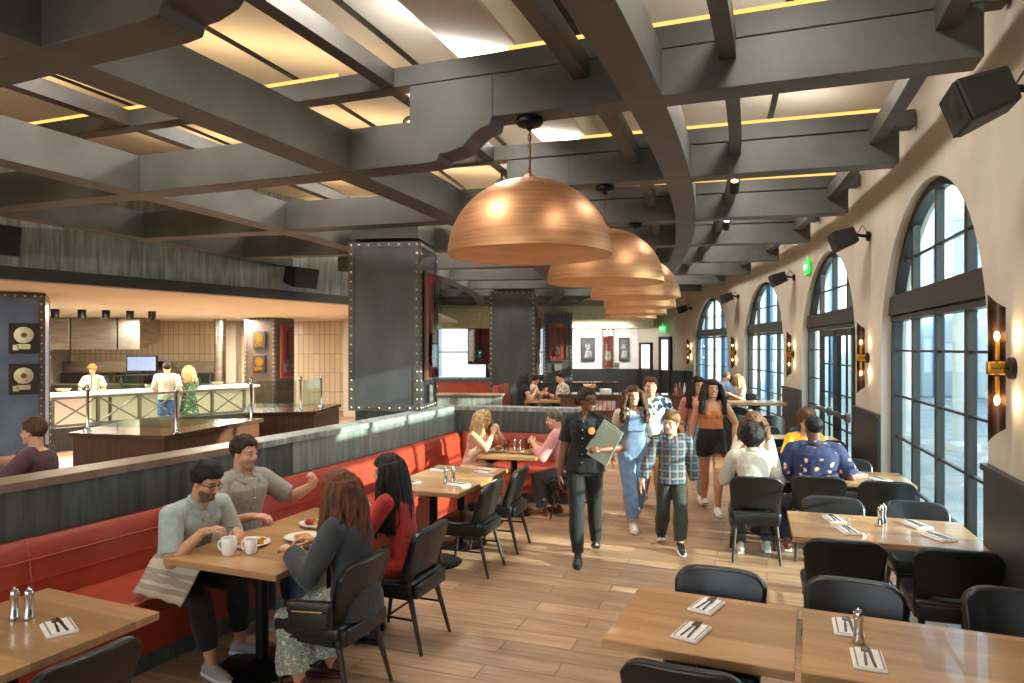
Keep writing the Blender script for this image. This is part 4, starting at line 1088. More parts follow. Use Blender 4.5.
# ---------- table settings ----------
def Lp(t, x, y, z=0.):     # point on a table, local
    m = Matrix.Rotation(t.rotation_euler.z, 3, 'Z'); q = m @ Vector((x, y, 0)); return Vector((t.location.x + q.x, t.location.y + q.y, TH + z))
NAP = FORK = KNIFE = SHK = None
def napkin(t, x, y, rot, lb, small=False):
    global NAP, FORK, KNIFE
    r = math.degrees(t.rotation_euler.z) + rot; p = Lp(t, x, y, .0005)
    G = 'folded napkins laid with cutlery'
    if NAP is None:
        NAP = thing('folded_napkin', '', 'napkin', p, r, G)
        b = MB(); b.rbox((0, 0, .006), (.125, .20, .012), .003, None, 1); b.rbox((.004, .0, .0145), (.11, .19, .006), .002, None, 1); b.build('cloth', M['napkin'], NAP)
        b = MB()
        for xx in (-.046, .05): b.box((xx, 0, .0178), (.007, .189, .0008))
        b.build('stripe', M['stripe'], NAP)
        b = MB(); b.rbox((0, -.035, .001), (.011, .11, .003), .001, None, 1); b.box((0, .035, .001), (.007, .04, .0025)); b.box((0, .062, .001), (.024, .022, .0025))
        for k in range(4): b.box((-.0095 + .0063 * k, .09, .001), (.0035, .038, .0025))
        FORK = tag(b.build('fork', M['cutlery']), '', 'fork', 'forks on the napkins')
        b = MB(); b.rbox((0, -.045, .001), (.013, .10, .004), .0015, None, 1); b.prism([(-.006, 0), (.007, 0), (.009, .05), (.006, .1), (-.002, .12), (-.006, .1)], -.0005, .0025)
        KNIFE = tag(b.build('knife', M['cutlery']), '', 'knife', 'knives on the napkins')
        n = NAP
    else: n = dup(NAP, p, r, '', G)
    n['label'] = lb[0]
    rr = R_(r); ux = Vector((math.cos(rr), math.sin(rr), 0)); first = lb[1] is not None
    if first:
        for src, off, l in ((FORK, -.011, lb[1]), (KNIFE, .014, lb[2])):
            o = src if not src['label'] else src.copy()
            if o is not src: COL.objects.link(o)
            o.location = p + ux * off + Vector((0, 0, .0190)); o.rotation_euler = (0, 0, rr + .05 * (1 if off > 0 else -1)); o['label'] = l
def nl(where): return ('white folded napkin with grey stripes ' + where, 'steel fork on the napkin ' + where, 'steel knife on the napkin ' + where)
napkin(R1, -.02, .20, -14, nl('at the far side of the bottom centre table'))
napkin(R1, -.04, -.16, -12, nl('at the near side of the bottom centre table'))
napkin(R1b, -.27, .17, 2, nl('at the far side of the lower right table'))
napkin(R1b, -.21, -.17, 2, nl('at the near side of the lower right table'))
napkin(R2, -.28, .17, 10, nl('far left on the long wainscot table'))
napkin(R2, -.22, -.16, 12, nl('near left on the long wainscot table'))
napkin(R2, .27, .17, 22, nl('far right on the long wainscot table'))
napkin(R2, .34, -.15, 26, nl('near right on the long wainscot table'))
napkin(R3, -.10, .16, 18, nl('far side of the small window table'))
napkin(R3, .06, -.13, 24, nl('near side of the small window table'))
napkin(T1, .19, .11, 66, nl('on the lower left corner table'))
napkin(T3, .25, .02, 72, nl('beside the pair of chrome shakers'))
napkin(T3, -.25, -.02, 75, nl('on the banquette side of the shaker table'))
napkin(T3b, .24, .06, 75, nl('on the aisle side nearest the blonde woman'))
napkin(T3b, -.24, .02, 75, nl('on the banquette side near the blonde woman'))
napkin(R5, -.3, -.15, 8, nl('left on the double door table'))
napkin(R5, .28, -.12, 8, nl('right on the double door table'))
def shaker(t, x, y, lb):
    global SHK
    p = Lp(t, x, y, .0005); G = 'chrome shakers on the tables'
    if SHK is None:
        SHK = thing('shaker', lb, 'shaker', p, 0, G)
        b = MB(); b.lathe([(.005, 0), (.024, 0), (.026, .004), (.024, .02), (.019, .05), (.0175, .075), (.02, .10), (.022, .112), (.018, .116), (.005, .116)], n=24); b.build('body', M['chrome'], SHK, True)
        b = MB(); b.lathe([(.005, .116), (.021, .117), (.0225, .122), (.021, .134), (.014, .146), (.006, .15), (.005, .156), (.003, .158)], n=24); b.build('cap', M['chrome'], SHK, True)
    else: dup(SHK, p, 40, lb, G)
shaker(R1b, -.235, .02, 'tall chrome shaker between two napkins on the lower right table')
shaker(R2, .02, .08, 'chrome shaker in the middle of the long wainscot table')
shaker(R2, .05, .14, 'second chrome shaker standing close behind the first on the long wainscot table')
shaker(T1, -.06, .13, 'chrome shaker on the lower left corner table, right of its twin')
shaker(T1, -.12, .10, 'chrome shaker on the lower left corner table, left of its twin')
shaker(T3, .10, .06, 'left chrome shaker of the pair on the empty table behind the woman in red')
shaker(T3, .16, .10, 'right chrome shaker of the pair on the empty table behind the woman in red')
shaker(T4, -.02, .10, 'left chrome shaker on the table of the blonde woman')
shaker(T4, .05, .12, 'right chrome shaker on the table of the blonde woman')

# plates, mugs and food
FOODC = {k: mat('food ' + k, c, c2, .5, scale=40, bump=.3, bscale=90) for k, c, c2 in (('fries', (222, 168, 84), (196, 134, 56)), ('bun', (206, 140, 72), (176, 108, 48)), ('meat', (92, 52, 34), (66, 36, 24)), ('greens', (96, 138, 56), (66, 104, 36)), ('sauce', (170, 44, 24), (140, 30, 16)), ('cream', (240, 220, 180), (224, 196, 148)), ('egg', (240, 176, 60), (224, 150, 40)))}
def plate(t, x, y, r, lb, m=None, oval=1.):
    b = MB(); b.lathe([(.004, .004), (r * .55, .004), (r * .6, 0), (r * .66, .004), (r, .018), (r * 1.01, .021), (r * .97, .021), (r * .66, .009), (.004, .008)], n=40)
    o = b.build('dinner_plate', m or M['ceramic'], None, True); o.scale = (1, oval, 1)
    return tag(o, lb, 'plate', 'plates on the tables', Lp(t, x, y, .0005), math.degrees(t.rotation_euler.z))
def burger(t, x, y, s, lb, z=.011):
    o = thing('burger', lb, 'burger', Lp(t, x, y, z), 0, 'burgers')
    b = MB(); b.ell((0, 0, .016 * s), (.055 * s, .055 * s, .018 * s)); b.build('bottom_bun', FOODC['bun'], o, True)
    b = MB(); b.ell((0, 0, .036 * s), (.058 * s, .057 * s, .014 * s)); b.build('patty', FOODC['meat'], o, True)
    b = MB()
    for k in range(9): b.ell((.05 * s * math.cos(k * .7), .05 * s * math.sin(k * .7), .047 * s), (.018 * s, .016 * s, .006 * s), None, 8, 5)
    b.build('lettuce', FOODC['greens'], o, True)
    b = MB(); b.ell((0, 0, .062 * s), (.056 * s, .056 * s, .026 * s)); b.build('top_bun', FOODC['bun'], o, True)
def fries(t, x, y, n, lb, sc=.05, z=.012, m='fries'):
    rnd = random.Random(int(x * 1000)); b = MB()
    for k in range(n):
        a = rnd.random() * 6.3; r = sc * rnd.random() ** .5; b.box((r * math.cos(a), r * math.sin(a), .006 + .02 * rnd.random()), (.009, .05 + .02 * rnd.random(), .009), Matrix.Rotation(rnd.random() * 3.1, 3, 'Z') @ Matrix.Rotation(rnd.random() * .5, 3, 'X'))
    o = b.build('fries', FOODC[m]); o['kind'] = 'stuff'; tag(o, lb, 'fries', None, Lp(t, x, y, z))
def blob(t, x, y, r, m, name, lb, cat, z=.012, h=.03):
    b = MB(); rnd = random.Random(int(y * 991)); b.ell((0, 0, h * .5), (r, r * .8, h * .55))
    for k in range(9): a = k * .7; b.ell((r * .6 * math.cos(a), r * .5 * math.sin(a), h * .6), (r * .35, r * .3, h * (.3 + .25 * rnd.random())), None, 8, 6)
    o = b.build(name, FOODC[m], None, True); o['kind'] = 'stuff'; tag(o, lb, cat, None, Lp(t, x, y, z))
def mug(t, x, y, s, rot, lb):
    o = thing('mug', lb, 'mug', Lp(t, x, y, .0005), rot, 'white mugs')
    b = MB(); b.lathe([(.004, .003), (.032 * s, 0), (.036 * s, .004), (.042 * s, .03), (.043 * s, .095 * s), (.041 * s, .098 * s), (.038 * s, .095 * s), (.036 * s, .02), (.004, .012)], n=28); b.build('cup', M['ceramic'], o, True)
    b = MB(); b.tube([(.038 * s + .03 * s * math.sin(u), 0, .052 * s + .03 * s * math.cos(u)) for u in [math.pi * k / 10 for k in range(11)]], .0058, 8); b.build('handle', M['ceramic'], o, True)
mug(T2, -.11, -.17, 1.12, 170, 'larger white mug nearest the table edge, before the man in glasses')
mug(T2, -.01, -.09, .92, 175, 'smaller white mug beside the large one')
plate(T2, -.16, .05, .145, 'white plate of breakfast before the man in glasses', None, .9)
blob(T2, -.19, .04, .05, 'egg', 'omelette', 'yellow omelette on the plate of the man in glasses', 'food'); fries(T2, -.11, .08, 16, 'fried potatoes beside the omelette', .04)
plate(T2, .08, .30, .12, 'white plate in front of the man in the grey shirt'); blob(T2, .08, .30, .06, 'bun', 'toast', 'golden toast on the plate of the grey shirted man', 'food', h=.02)
plate(T2, .30, .10, .125, 'tan plate in front of the woman in the denim jacket', mat('tan plate', (206, 168, 108), None, .4)); blob(T2, .30, .10, .05, 'meat', 'brownie', 'dark brown food on the tan plate', 'food')
plate(T2b, -.02, -.12, .165, 'oval white platter of fries and sauce in the middle of the long table', None, .7); fries(T2b, .02, -.12, 34, 'heap of fries on the oval platter', .07); blob(T2b, -.10, -.12, .045, 'sauce', 'red_sauce', 'dark red sauce beside the fries on the oval platter', 'food')
plate(T2b, .22, .05, .135, 'white plate with a sandwich before the woman in red'); burger(T2b, .20, .06, .95, 'sandwich on the plate of the woman in red'); fries(T2b, .28, .04, 12, 'few fries beside the sandwich of the woman in red', .03)
b = MB(); b.rbox((0, 0, .001), (.16, .2, .002), .001, None, 1); tag(b.build('paper_liner', mat('brown paper liner', (168, 132, 84), None, .8)), 'brown paper sheet on the table before the denim jacket woman', 'paper', None, Lp(T2, .27, .34, .0005), 20)
def tumbler(t, x, y, lb, hh=.14, amber=False):
    o = thing('tumbler', lb, 'glass', Lp(t, x, y, .0005), 0, 'drinking glasses')
    b = MB(); b.lathe([(.004, .004), (.03, 0), (.033, .004), (.038, hh), (.036, hh), (.031, .008), (.004, .008)], n=24); b.build('glass_wall', M['water_glass'], o, True)
    b = MB(); b.lathe([(.003, .0085), (.0300, .0085), (.0345, hh * .7), (.003, hh * .7)], n=20); b.build('drink', mat('iced tea', (150, 84, 36), None, .2) if amber else M['water_glass'], o, True)
tumbler(T4, -.12, .06, 'left drinking glass before the blonde woman'); tumbler(T4, .14, .10, 'tall drinking glass before the man in pink', .17, True)
plate(T4, -.20, -.02, .12, 'white plate before the blonde woman'); burger(T4, -.20, -.02, .8, 'burger on the plate of the blonde woman')
plate(T4, .20, -.05, .12, 'white plate before the man in pink'); fries(T4, .2, -.05, 18, 'fries on the plate of the man in pink', .05); blob(T4, .02, -.14, .06, 'bun', 'bread', 'bread on the table between the blonde woman and the man in pink', 'food', .001)
plate(R4, -.35, .18, .13, 'white plate before the curly haired woman'); blob(R4, -.35, .18, .06, 'egg', 'pasta', 'yellow pasta on the plate of the curly haired woman', 'food'); tumbler(R4, -.1, .2, 'drinking glass before the curly haired woman')
plate(R5, .1, .1, .13, 'white plate on the double door table'); blob(R5, .1, .1, .06, 'egg', 'pasta', 'yellow food on the plate of the double door table', 'food')
# handbag on the woman's chair
hb = thing('handbag', 'black handbag with a gold bar on the denim jacket woman\'s chair', 'bag', P(3.72, -22.42, .49), -22 + 12)
b = MB(); b.rbox((0, 0, .075), (.25, .07, .15), .02); b.build('bag_body', M['black_leather'], hb, True)
b = MB(); b.rbox((0, -.034, .125), (.25, .012, .05), .006); b.build('flap', M['black_leather'], hb, True)
b = MB(); b.bar((-.09, -.046, .108), (.09, -.046, .108), .005); b.build('gold_bar', M['brass'], hb)

# ---------- wall lights, speakers, signs ----------
def sconce():
    t = thing('wall_sconce', '', 'wall light', (0, 0, 0), 0, 'bronze wall sconces')        # local -X points into the room
    b = MB(); b.bar((0, 0, 0), (-.03, 0, 0), .065, None, 20); b.bar((-.03, 0, 0), (-.12, 0, 0), .011); b.build('wall_mount', M['black_metal'], t)
    for sg in (1, -1):
        b = MB(); vs = []; n = 8
        for i in range(n + 1):
            u = i / n; x = -.045 - .09 * u; y = -.035 * (1 - (2 * u - 1) ** 2) * -1; h_ = .36 + .08 * u
            for yy in (y - .004, y + .004): vs += [(x, yy, sg * .04), (x, yy, sg * h_)]
        fs = [(0, 1, 3, 2), (4 * n, 4 * n + 2, 4 * n + 3, 4 * n + 1)]
        for i in range(n):
            q = 4 * i; fs += [(q, q + 4, q + 5, q + 1), (q + 2, q + 3, q + 7, q + 6), (q + 1, q + 5, q + 7, q + 3), (q, q + 2, q + 6, q + 4)]
        b.add(vs, fs); b.build('shade_plate', M['bronze'], t, True)
    b = MB(); b.rbox((-.09, .012, 0), (.098, .045, .08), .01); b.build('centre_band', M['brass'], t, True)
    for z in (.19, -.19):
        b = MB(); b.bar((-.09, -.006, z - .14 if z > 0 else z + .14), (-.09, -.006, z - .03 if z > 0 else z + .03), .014); b.build('lamp_holder', M['brass'], t)
        b = MB(); b.ell((-.09, -.006, z), (.015, .015, .030)); b.build('light_bulb', M['bulb'], t, True)
    return t
sc0 = sconce()
for i, (a, lb) in enumerate([(-20.3, 'nearest bronze sconce with two bulbs, at the right edge above the wainscot'), (-14.75, 'bronze sconce between the nearest arched window and the double door'), (-8.95, 'bronze sconce left of the double door'), (-2.85, 'bronze sconce between the third and the farthest arched window'), (2.75, 'farthest bronze sconce, past the last arched window')]):
    p = P(0, a, 1.93)
    if i == 0: sc0.location = p; sc0.rotation_euler = (0, 0, R_(a)); sc0['label'] = lb
    else: dup(sc0, p, a, lb)
    for z in (.19, -.19):
        L = bpy.data.lights.new('sconce_light', 'POINT'); L.energy = 1.7; L.color = (1, .72, .42); L.shadow_soft_size = .03
        o = bpy.data.objects.new('sconce_light', L); COL.objects.link(o); o.location = P(.07, a - .06, 1.93 + z)
def speaker(loc, rot, tilt, lb, s=1., cat='speaker'):
    t = thing('wall_speaker', lb, 'speaker', loc, 0, 'black wall speakers'); t.rotation_euler = (0, 0, R_(rot))
    T = Matrix.Rotation(R_(tilt), 3, 'X')
    b = MB(); w, h, d = .36 * s, .24 * s, .26 * s      # front faces +Y
    fr = [(-w / 2, d / 2, -h / 2), (w / 2, d / 2, -h / 2), (w / 2, d / 2, h / 2), (-w / 2, d / 2, h / 2)]; bk = [(x * .62, -d / 2, z * .8) for x, y, z in fr]
    b.add([T @ Vector(p) for p in fr + bk], [(0, 1, 2, 3), (7, 6, 5, 4), (0, 4, 5, 1), (1, 5, 6, 2), (2, 6, 7, 3), (3, 7, 4, 0)]); b.build('cabinet', M['black_plastic'], t, False, .02)
    b = MB(); b.rbox(T @ Vector((0, d / 2 + .006, 0)), (w * .94, .014, h * .9), .005, T); b.ell(T @ Vector((-w * .2, d / 2 + .008, 0)), (h * .34, .012, h * .34), T); b.build('grille', M['spk_grille'], t)
    b = MB(); b.bar(T @ Vector((0, -d / 2, 0)), (0, -d / 2 - .13, .02), .02); b.bar((0, -d / 2 - .12, .02), (0, -d / 2 - .15, .02), .06); b.tube([(.03, -d / 2 - .12, .1), (.05, -d / 2 - .08, .16), (.03, -d / 2 - .02, .06)], .006, 6); b.build('bracket', M['black_metal'], t)
for d, a, z, lb in [(.30, -21.0, 3.36, 'largest black wall speaker, high at the right edge'), (.30, -14.9, 3.38, 'black wall speaker between the nearest arched window and the double door'), (.3, -9.1, 3.36, 'black wall speaker on the pier left of the double door'), (.3, -3.2, 3.36, 'black wall speaker between the third and farthest arched window'), (.3, 2.6, 3.33, 'farthest black wall speaker, beside the pendant row')]:
    speaker(P(d, a, z), a + 90, -20, lb)
hd_ = (h1 - h0).normalized()
for s_, lb in ((10.9, 'black speaker on the lit grey wood header left of the riveted column'), (6.2, 'black speaker on the grey wood header at the left edge of the photo')):
    p = h0 + hd_ * s_ + hn * .3; speaker((p.x, p.y, 3.3 if s_ > 8 else 3.35), math.degrees(math.atan2(hn.y, hn.x)) - 90, -12, lb, 1.5)
def text(name, body, size, m, parent=None, ext=.002):
    c = bpy.data.curves.new(name, 'FONT'); c.body = body; c.size = size; c.align_x = 'CENTER'; c.align_y = 'CENTER'; c.extrude = ext
    o = bpy.data.objects.new('tmp', c); COL.objects.link(o); dg = bpy.context.evaluated_depsgraph_get(); me = bpy.data.meshes.new_from_object(o.evaluated_get(dg)); bpy.data.objects.remove(o)
    me.materials.append(m); o = bpy.data.objects.new(name, me); COL.objects.link(o)
    if parent: o.parent = parent
    return o
M['exit'] = mat('green exit panel', (40, 180, 70), None, .4, emit=(50, 215, 90), estr=1.2); M['exit_t'] = glow('exit letters', (235, 255, 235), 2.0)
for p, r, lb in ((P(.04, -10.35, 3.45), -10.35 - 90, 'green exit sign beside the double glass door arch'), (onw(LW * .38) + nn * .12 + Vector((0, 0, 2.72)), math.degrees(math.atan2(w_.y, w_.x)) + 180, 'green exit sign above the far corner door')):
    t = thing('exit_sign', lb, 'sign', p, r, 'green exit signs')
    b = MB(); b.rbox((0, 0, 0), (.32, .04, .22), .008); b.bar((0, 0, .1), (0, 0, .2), .012); b.build('panel', M['exit'], t)
    x = text('lettering', 'EXIT', .13, M['exit_t'], t); x.location = (0, -.022, 0); x.rotation_euler = (R_(90), 0, 0)

# small black spotlights on the timbers
def spot(d, a, z, lb):
    t = thing('track_spotlight', lb, 'spotlight', P(d, a, z), a, 'black ceiling spotlights')
    T = Matrix.Rotation(R_(60), 3, 'X'); b = MB(); b.lathe([(.01, -.09), (.05, -.09), (.055, .09), (.045, .09), (.04, .05), (.01, .05)], n=16, M=T); b.build('can', M['black_metal'], t, True)
    b = MB(); b.bar((0, 0, 0), (0, 0, 4.13 - z), .012); b.build('stem', M['black_metal'], t)
    b = MB(); b.bar(T @ Vector((0, 0, .052)), T @ Vector((0, 0, .058)), .038); b.build('lens', M['bulb'], t)
spot(4.22, -19.75, 3.93, 'black spotlight hung by the timber crossing left of the largest dome')
spot(4.22, -16.7, 3.93, 'black spotlight hung just left of the largest dome, one bay back')
spot(6.98, -22.9, 3.93, 'black spotlight among the glowing bays at the upper left')
spot(1.62, -16.6, 3.80, 'black spotlight between the largest speaker and the second dome')
spot(1.62, -13.6, 3.80, 'smallest black spotlight, one bay behind the others over the aisle')
# ---------- kitchen and bar at the far left ----------
def tile_mat(name):
    m, N, L, b = nt(name); tc = N.new('ShaderNodeTexCoord'); mp = N.new('ShaderNodeMapping'); mp.vector_type = 'TEXTURE'; mp.inputs['Rotation'].default_value = (R_(90), R_(90), 0)
    L.new(tc.outputs['Object'], mp.inputs['Vector'])
    br = N.new('ShaderNodeTexBrick'); br.offset = 0; br.inputs['Scale'].default_value = 1; br.inputs['Brick Width'].default_value = .62; br.inputs['Row Height'].default_value = .17; br.inputs['Mortar Size'].default_value = .008
    br.inputs['Color1'].default_value = lin((226, 206, 176)); br.inputs['Color2'].default_value = lin((214, 194, 164)); br.inputs['Mortar'].default_value = lin((150, 132, 112))
    L.new(mp.outputs[0], br.inputs['Vector']); L.new(br.outputs['Color'], b.inputs['Base Color']); b.inputs['Roughness'].default_value = .3
    return m
M['tile'] = tile_mat('cream kitchen tile')
struct(flatwall('wall_kitchen', (-4.9, 23.0), (-14.4, 23.0), 0, 2.95, M['tile'], -.15))
struct(flatwall('wall_kitchen_end', (-4.9, 23.0), (-3.6, 25.6), 0, 2.95, M['plaster'], -.15))
for x, y, w in ((-4.6, 21.2, .9), (-9.0, 22.6, .35)):
    b = MB(); b.box((0, 0, 1.46), (w, .5, 2.92)); o = b.build('trim_%d' % (24 if w > .5 else 25), M['plaster']); o.location = (x, y, 0); struct(o)
b = MB(); b.lathe([(.17, 0), (.17, 2.92)], n=28); tag(b.build('steel_post', M['steel_b'], None, True), 'round stainless post before the cream kitchen tiles', 'post', None, (-8.75, 21.0, 0))
hood = thing('range_hood', 'stainless kitchen hood hanging above the cook line', 'hood', (-12.3, 20.6, 0))
for i, (x, w) in enumerate(((-1.0, 1.3), (.35, 1.3), (1.35, .62))):
    b = MB(); b.prism([(-.6, 2.0), (-.6, 2.9), (.6, 2.9), (.6, 2.25)], -w / 2, w / 2, Matrix(((0, 0, 1, x), (1, 0, 0, 0), (0, 1, 0, 0), (0, 0, 0, 1)))); b.build('hood_panel', M['steel_b'], hood, False, .008)
cl = thing('cook_line', 'low stainless cook line with ovens under the kitchen hood', 'counter', (-11.6, 22.2, 0))
b = MB(); b.box((0, 0, .45), (5.6, .8, .9)); b.build('cabinet', mat('dark stainless', (96, 86, 78), None, .35, .8), cl)
b = MB(); b.box((0, 0, .92), (5.7, .84, .04)); b.box((0, .35, 1.6), (5.6, .3, .05)); b.box((0, .3, 1.3), (5.6, .04, .6)); b.build('worktop', M['steel_b'], cl)
for i, x in enumerate((-2.2, -1.2, -.3, .8, 1.9)):
    b = MB(); b.box((x, 0, 1.1), (.7, .5, .32)); b.box((x, -.26, 1.1), (.5, .02, .16)); b.build('oven', mat('dark oven', (60, 52, 48), None, .4, .6), cl)
sc = thing('order_screen', 'pale lit screen in the kitchen behind the bartender', 'screen', (-11.6, 21.95, 1.36))
b = MB(); b.box((0, 0, .2), (.95, .05, .5)); b.bar((0, .02, -.42), (0, .02, 0), .03); b.build('screen_case', M['black_plastic'], sc); b = MB(); b.box((0, -.03, .2), (.88, .01, .43)); b.build('screen_face', mat('screen glow', (150, 170, 210), None, .2, emit=(170, 190, 225), estr=.8), sc)
# the backlit bar
q0, q1 = Vector((-10.6, 13.9, 0)), Vector((-6.95, 19.0, 0)); bd = (q1 - q0).normalized(); bn = Vector((bd.y, -bd.x, 0)); BL = (q1 - q0).length
bar_ = thing('bar_counter', 'long white topped bar with glowing cream front panels', 'bar', q0, math.degrees(math.atan2(bd.y, bd.x)))
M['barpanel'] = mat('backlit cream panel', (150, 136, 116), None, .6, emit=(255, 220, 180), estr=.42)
b = MB(); b.box((BL / 2, .35, .5), (BL, .6, 1.0)); b.build('bar_base', M['wains'], bar_)
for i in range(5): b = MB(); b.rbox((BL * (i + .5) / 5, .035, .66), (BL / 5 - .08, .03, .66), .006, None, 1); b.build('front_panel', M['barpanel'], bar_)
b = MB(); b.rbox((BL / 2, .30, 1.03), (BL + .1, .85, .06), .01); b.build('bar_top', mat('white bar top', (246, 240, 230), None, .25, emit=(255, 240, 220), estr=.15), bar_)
sg = thing('sneeze_guard', 'greenish glass guard standing on the bar top', 'glass guard', q0 + bd * 2.2 - bn * .35 + Vector((0, 0, 1.061)), math.degrees(math.atan2(bd.y, bd.x)))
b = MB(); b.box((1.5, 0, .18), (3.0, .012, .3)); b.box((1.5, .12, .34), (3.0, .26, .012)); b.build('glass', glass('green glass', (226, 246, 238), .10), sg)
b = MB()
for x in (.05, 1.5, 2.95): b.bar((x, 0, 0), (x, 0, .34), .012)
b.build('post', M['chrome'], sg)
for i in range(9):
    s_ = .5 + .62 * i + (.1 if i % 2 else 0); p = q0 + bd * s_ - bn * .52; b = MB()
    if i % 3 == 0: b.lathe([(.01, 0), (.05, 0), (.05, .02), (.015, .05), (.012, .14), (.05, .2), (.06, .3), (.055, .3), (.01, .2)], n=16); nm, m_ = 'goblet', M['water_glass']
    elif i % 3 == 1: b.lathe([(.01, 0), (.045, 0), (.046, .18), (.016, .24), (.015, .31), (.01, .31)], n=16); nm, m_ = 'bottle', mat('dark bottle', (60, 40, 30), None, .2)
    else: b.lathe([(.01, 0), (.1, 0), (.16, .09), (.15, .09), (.09, .02), (.01, .02)], n=20); nm, m_ = 'bowl', M['steel_b']
    tag(b.build(nm, m_, None, True), 'small %s, %s item from the left end of the white bar top' % (nm, ('first', 'second', 'third', 'fourth', 'fifth', 'sixth', 'seventh', 'eighth', 'ninth')[i]), nm, 'bar top glassware', p + Vector((0, 0, 1.0612)))
# black cans hung from the soffit
for i, px in enumerate((55, 82, 106, 130, 152)):
    Y = 15.6 + .25 * i; x = (px - 512) / FPX * Y; t = thing('can_light', '%s black can light of the five hung above the bar' % ('leftmost', 'second from left', 'middle', 'fourth from left', 'rightmost')[i], 'ceiling light', (x, Y, 2.915), 0, 'black can lights over the bar')
    b = MB(); b.lathe([(.02, 0.015), (.085, .015), (.085, -.19), (.075, -.19), (.07, -.1), (.02, -.1)], n=20); b.build('can', M['black_metal'], t, True)
    b = MB(); b.bar((0, 0, -.105), (0, 0, -.125), .06); b.build('lamp', M['bulb'], t)
# cross braced railing in front of the bar
r0, r1 = Vector((-9.55, 13.1, 0)), Vector((-6.6, 17.25, 0)); rd = (r1 - r0).normalized(); RL = (r1 - r0).length
rl = thing('railing', 'dark railing with crossed bars in front of the glowing bar', 'railing', r0, math.degrees(math.atan2(rd.y, rd.x)))
n = 6; M['rail'] = mat('grey painted steel', (110, 104, 96), (92, 88, 82), .5, .4)
b = MB(); b.box((RL / 2, 0, .23), (RL, .16, .46)); b.build('plinth', M['wains'], rl)
b = MB()
for z in (.5, 1.05): b.box((RL / 2, 0, z), (RL, .05, .05))
b.build('rail', M['rail'], rl)
for i in range(n + 1): b = MB(); b.box((RL * i / n, 0, .76), (.06, .06, .6)); b.build('post', M['rail'], rl)
for i in range(n):
    b = MB(); x0, x1 = RL * i / n + .03, RL * (i + 1) / n - .03; b.bar((x0, 0, .52), (x1, 0, 1.03), .016); b.bar((x0, 0, 1.03), (x1, 0, .52), .016); b.build('crossed_bars', M['rail'], rl)
# brown topped service counters with chrome posts and glass
def counter(name, poly, zt, lb, mw):
    t = thing(name, lb, 'counter', (poly[0][0], poly[0][1], 0)); o = Vector((poly[0][0], poly[0][1]))
    pl = [(x - o.x, y - o.y) for x, y in poly]; cx = sum(p[0] for p in pl) / len(pl); cy = sum(p[1] for p in pl) / len(pl)
    b = MB(); b.prism([((x - cx) * .95 + cx, (y - cy) * .95 + cy) for x, y in pl], 0, zt - .05); b.build('wood_front', mw, t)
    b = MB(); b.prism(pl, zt - .05, zt); b.build('counter_top', M['darktop'], t, False, .008)
M['darktop'] = mat('polished dark brown top', (84, 58, 42), (66, 46, 34), .14, scale=3, coat=.5)
M['walnut'] = mat('reddish walnut', (104, 64, 44), (78, 46, 32), .45, scale=3, stretch=(8, 8, .6), detail=8)
counter('service_counter', [(-4.98, 7.85), (-3.75, 7.55), (-3.35, 9.45), (-5.1, 9.3)], 1.1, 'polished brown counter behind the partition, left of the long wood ledge', M['walnut'])
counter('service_counter', [(-3.95, 10.2), (-2.95, 10.5), (-2.9, 11.9), (-4.5, 12.0)], 1.1, 'second brown counter with chrome posts, left of the riveted column', M['walnut'])
POSTS = [(-4.85, 8.0), (-3.72, 7.75), (-3.45, 9.25), (-3.85, 10.35), (-3.2, 10.6), (-3.05, 11.2)]
PLB = ['chrome glass post at the left corner of the nearer brown counter', 'chrome glass post at the front right corner of the nearer brown counter', 'chrome glass post at the back right corner of the nearer brown counter', 'leftmost chrome glass post on the second brown counter', 'middle chrome glass post on the second brown counter', 'rightmost chrome glass post on the second brown counter']
for (x, y), lb in zip(POSTS, PLB):
    b = MB(); b.lathe([(.005, 0), (.042, 0), (.042, .015), (.022, .03), (.017, .05), (.017, .44), (.026, .46), (.026, .49), (.014, .52), (.005, .525)], n=20)
    tag(b.build('glass_post', M['chrome'], None, True), lb, 'post', 'chrome glass posts', (x, y, 1.1005))
for i, (a, c, lb) in enumerate(((0, 1, 'clear glass screen across the front of the nearer brown counter'), (1, 2, 'clear glass screen along the right side of the nearer brown counter'), (3, 4, 'clear glass screen on the front of the second brown counter'), (4, 5, 'clear glass screen on the right of the second brown counter'))):
    p, q = Vector(POSTS[a]), Vector(POSTS[c]); w = (q - p).normalized() * .06
    o = flatwall('glass_screen', (p + w).to_3d(), (q - w).to_3d(), 1.16, 1.56, M['glass_thin'], .01); tag(o, lb, 'glass', 'clear glass screens')
# framed gold records
def record(p, rot, lb, s=1., gold=(214, 170, 84)):
    t = thing('framed_record', lb, 'framed record', p, rot, 'framed gold records')
    b = MB(); b.rbox((0, 0, 0), (.46 * s, .04, .56 * s), .008); b.build('frame', M['black_plastic'], t)
    b = MB(); b.box((0, -.018, 0), (.40 * s, .01, .50 * s)); b.build('backing', mat('dark mount', (40, 36, 34), None, .7), t)
    gm = mat('gold disc', gold, None, .25, 1.)
    b = MB(); b.lathe([(.005, 0), (.15 * s, 0), (.15 * s, .006), (.005, .008)], n=32, M=Matrix.Rotation(R_(90), 3, 'X'), o=(0, -.022, .06 * s)); b.build('disc', gm, t, True)
    b = MB(); b.lathe([(.004, .008), (.045 * s, .008), (.045 * s, .011), (.004, .011)], n=20, M=Matrix.Rotation(R_(90), 3, 'X'), o=(0, -.022, .06 * s)); b.build('disc_label', mat('disc label', (120, 70, 40), None, .6), t, True)
    b = MB(); b.box((0, -.026, -.15 * s), (.2 * s, .006, .09 * s)); b.box((-.12 * s, -.026, -.17 * s), (.09 * s, .006, .1 * s)); b.build('plaque', gm, t)
